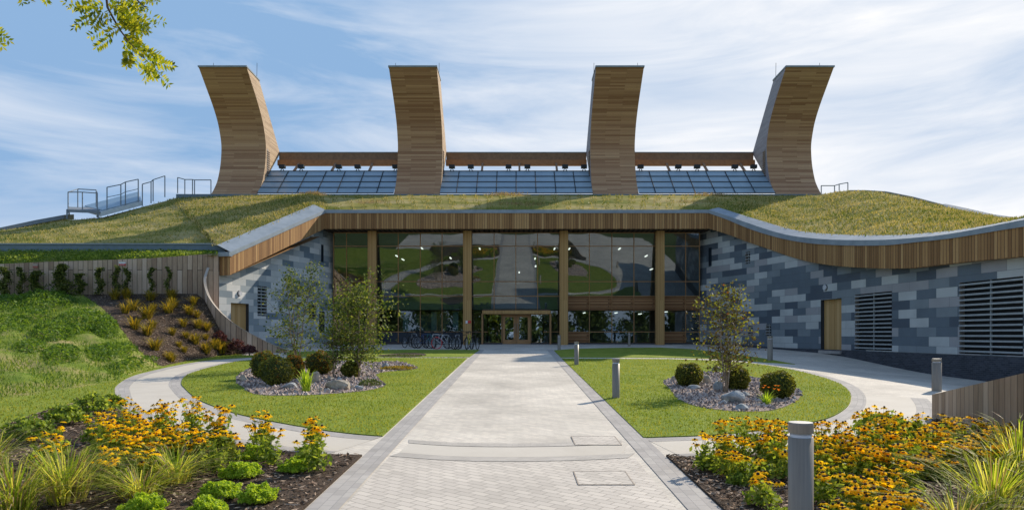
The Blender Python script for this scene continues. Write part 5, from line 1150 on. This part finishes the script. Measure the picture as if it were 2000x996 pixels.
right_=[(1413,818,12),(1452,811,13),(1380,847,10),(1413,850,14),(1447,854,14),(1419,880,12),(1454,887,12),(1485,818,14),(1510,829,14),(1524,816,12),(1496,852,13),(1525,848,9),(1489,924,10),(1520,880,6),(1604,822,12),(1636,822,13),(1688,804,12),(1713,794,8),(1722,815,12),(1743,804,10),(1770,815,11),(1795,808,8),(1601,847,13),(1632,850,15),(1674,853,14),(1615,868,13),(1650,868,14),(1680,870,14),(1706,872,14),(1737,847,13),(1769,840,12),(1751,872,14),(1737,893,13),(1723,914,14),(1772,903,12),(1800,888,11),(1839,892,9),(1814,840,12),(1846,836,12),(1877,818,13),(1909,815,12),(1860,854,14),(1891,868,13),(1923,854,12),(1972,830,12),(1984,818,10),(1615,921,12),(1674,931,13),(1697,938,14),(1686,956,13),(1751,938,14),(1756,963,14),(1730,980,14),(1773,966,12),(1640,980,9),(1597,903,8),(1657,889,9),(1842,797,4),(1822,822,8),(1850,818,9),(1700,832,12),(1655,836,11),(1790,858,11),(1940,835,11),(1950,870,10),(1560,866,9),(1830,868,10)]
def dp(lst,bed,lab,seed):
    info=[]
    for i,(x,y,n) in enumerate(lst):
        rr=random.Random(seed+i); h=rr.uniform(*((.50,.62) if y<840 else (.42,.52) if y<880 else (.33,.42)))
        if y<800: h=rr.uniform(.62,.75)
        Z=(CZ-h)*F/(y-615.0)
        for _ in range(8):
            X=(x-CX)/F*Z; Z=(CZ-gz(X,Z)-h)*F/(y-HY)
        X=(x-CX)/F*Z; info.append((X,Z,h,n,rr.uniform(.15,.23),i))
    zs=sorted(p[1] for p in info); nrow=max(3,math.ceil(len(info)/8)); per=math.ceil(len(info)/nrow)
    info.sort(key=lambda p:-p[1]); 
    for r in range(nrow):
        row=sorted(info[r*per:(r+1)*per])
        for k,(X,Z,h,n,rad,i) in enumerate(row):
            daisy_plant((X,Z,gz(X,Z)+.03),h,rad,n,'yellow daisy clump, %s from left in %s row from the back, %s bed'%(ordinal(k) if k<8 else 'ninth',['first','second','third','fourth','fifth','sixth','seventh','eighth','ninth','tenth'][r],lab),'yellow daisy clumps in the %s flower bed'%lab,seed+i)
dp(left_,bedL,'left',100); dp(right_,bedR,'right',300)
# ================================================================ OVERHANGING BRANCH
e=empty('overhanging_tree',(-6.6,3.0,gz(0,3))); tag(e,'feathery yellow green branch of a tree hanging into the top left corner','tree')
o0=Vector(e.location)
def W_(x,y,Z=4.5): return P(x,y,Z)-o0
m=MB(); m.tube([Vector((0,0,-.3)),Vector((.05,0,2)),Vector((-.05,.05,4.5)),Vector((.1,.1,7))],.16,10,.09); m.build('trunk',M['bark'],e,True)
m=MB(); m.tube([Vector((0,.0,3.9)),Vector((1.3,.5,5.0)),Vector((2.9,1.1,5.3)),W_(180,-120,4.5)],.05,6,.009)
m.tube([W_(180,-120,4.5),W_(203,-50,4.5),W_(210,15,4.5),W_(222,38),W_(235,60),W_(250,80),W_(268,100),W_(285,118),W_(300,132),W_(318,150)],.009,6,.0015)
m.tube([Vector((0,.0,3.4)),Vector((.9,.6,3.95)),W_(-120,20),W_(-20,50)],.03,5,.004)
m.tube([W_(180,-120),W_(240,-30),W_(272,5),W_(290,20)],.008,4,.003)
m.build('branch',M['twig'],e)
lv=[]; rc_=MB()
def comp(x0,y0,x1,y1,n=8,dz=0,s=1.0):
    Z=4.5+dz; a=W_(x0,y0,Z); b=W_(x1,y1,Z+random.uniform(-.12,.12)); d=b-a; L_=d.length; t=d.normalized(); sag=Vector((0,0,-.12*L_)); pts=[a+d*f+sag*(f*f-f)*-1.2 for f in np.linspace(0,1,6)]
    rc_.tube(pts,.0016,3,.0008,cap=False)
    side=t.cross(Vector((random.uniform(-.4,.4),-1,random.uniform(-.2,.2)))).normalized(); up=side.cross(t)
    for k in range(n):
        f=(k+.7)/n; c=a+d*f+sag*(f*f-f)*-1.2; sz=.045*s*(1-.25*abs(f-.5))
        for sg in (-1,1):
            dirn=(side*sg*.9+t*.55+up*random.uniform(-.5,.5)).normalized(); w=dirn.cross(t.cross(dirn)+Vector((random.uniform(-.6,.6),random.uniform(-.6,.6),0))).normalized()
            lv.append([c,c+dirn*sz*.45+w*sz*.21,c+dirn*sz,c+dirn*sz*.45-w*sz*.21])
    lv.append([b,b+t*.018+side*.006,b+t*.036,b+t*.018-side*.006])
cr=[(930,70,690,260),(1060,200,840,340),(1040,340,900,440),(1000,60,600,20),(900,130,705,225),(1100,50,1290,300),(1200,60,1430,240),(1280,60,1525,210),(1100,200,1370,290),(1150,330,1310,400),(1160,350,1180,500),(1250,400,1475,510),(1300,430,1450,560),(1350,560,1595,620),(1440,620,1565,790),(1350,580,1355,750),(1280,480,1285,640),(1200,470,1180,610),(1150,230,1010,310),(1060,100,1240,180),(1080,140,1250,260),(1000,20,1180,60),(1100,0,1330,60),(960,20,800,140),(900,0,740,90),(880,20,670,80),(1020,60,1000,220),(1150,60,1330,200),(1190,120,1360,240),(1130,160,1290,330),(1180,300,1270,420),(1260,480,1400,500),(1240,90,1150,200),(1320,20,1440,10),(960,100,870,240),(1030,150,930,200),(1300,560,1430,660),(1380,600,1420,720),(1010,0,1110,120),(1180,380,1290,470),(1330,460,1500,560),(1180,10,1300,110),(1050,20,1130,150),(1230,150,1370,280),(1160,180,1260,280),(1090,90,1200,250),(1150,20,1250,160)]
cr+=[(a+random.uniform(-50,50),b+random.uniform(-35,35),c+random.uniform(-45,45),d+random.uniform(-35,35)) for a,b,c,d in cr[5::4]]
for i,(a,b,c,d) in enumerate(cr): comp(a/4.762,b/4.762,c/4.762,d/4.762,n=7+i%3,dz=random.uniform(-.15,.15))
for q in ((-30,45,18,80),(-30,60,5,92),(-20,40,10,70),(44,-25,44,6),(60,-25,57,3),(88,-22,90,4),(210,-40,180,5),(240,-50,290,-2),(215,-30,160,-5)): comp(*q,n=7)
for _ in range(70):
    a_=random.uniform(-260,250); b_=random.uniform(-330,-95); comp(a_,b_,a_+random.uniform(-30,50),b_+random.uniform(20,60),n=8,dz=random.uniform(-.5,.3))
soup('crown',np.array([[tuple(p) for p in q] for q in lv]),4,M['locust_leaf'],e)
# ================================================================ TREES BEHIND THE VIEWPOINT (mirrored in the glass)
bt=branch_tree((-9,-30,gz(0,-30)),9.0,8.5,3,4500,'ivy_leaf',.5,'dark leafy tree mirrored in the ground floor glass',seed=41,low=.04,trunk_r=.16,dens=1.0); bt['group']='trees behind the viewpoint'
for i,(x,y,k) in enumerate(((-16,-33,1.1),(-24,-29,.9),(-32,-35,1.2),(-41,-30,1.0),(8,-31,.85),(15,-34,1.15),(23,-30,.95),(31,-34,1.1),(40,-31,1.0),(-4,-41,1.2),(3,-38,.8),(49,-33,1.1),(-50,-34,1.1))):
    c=copy_tree(bt); c.location=(x,y,gz(x,y)-.1); c.scale=(k,k,k); c.rotation_euler=(0,0,i*1.3)
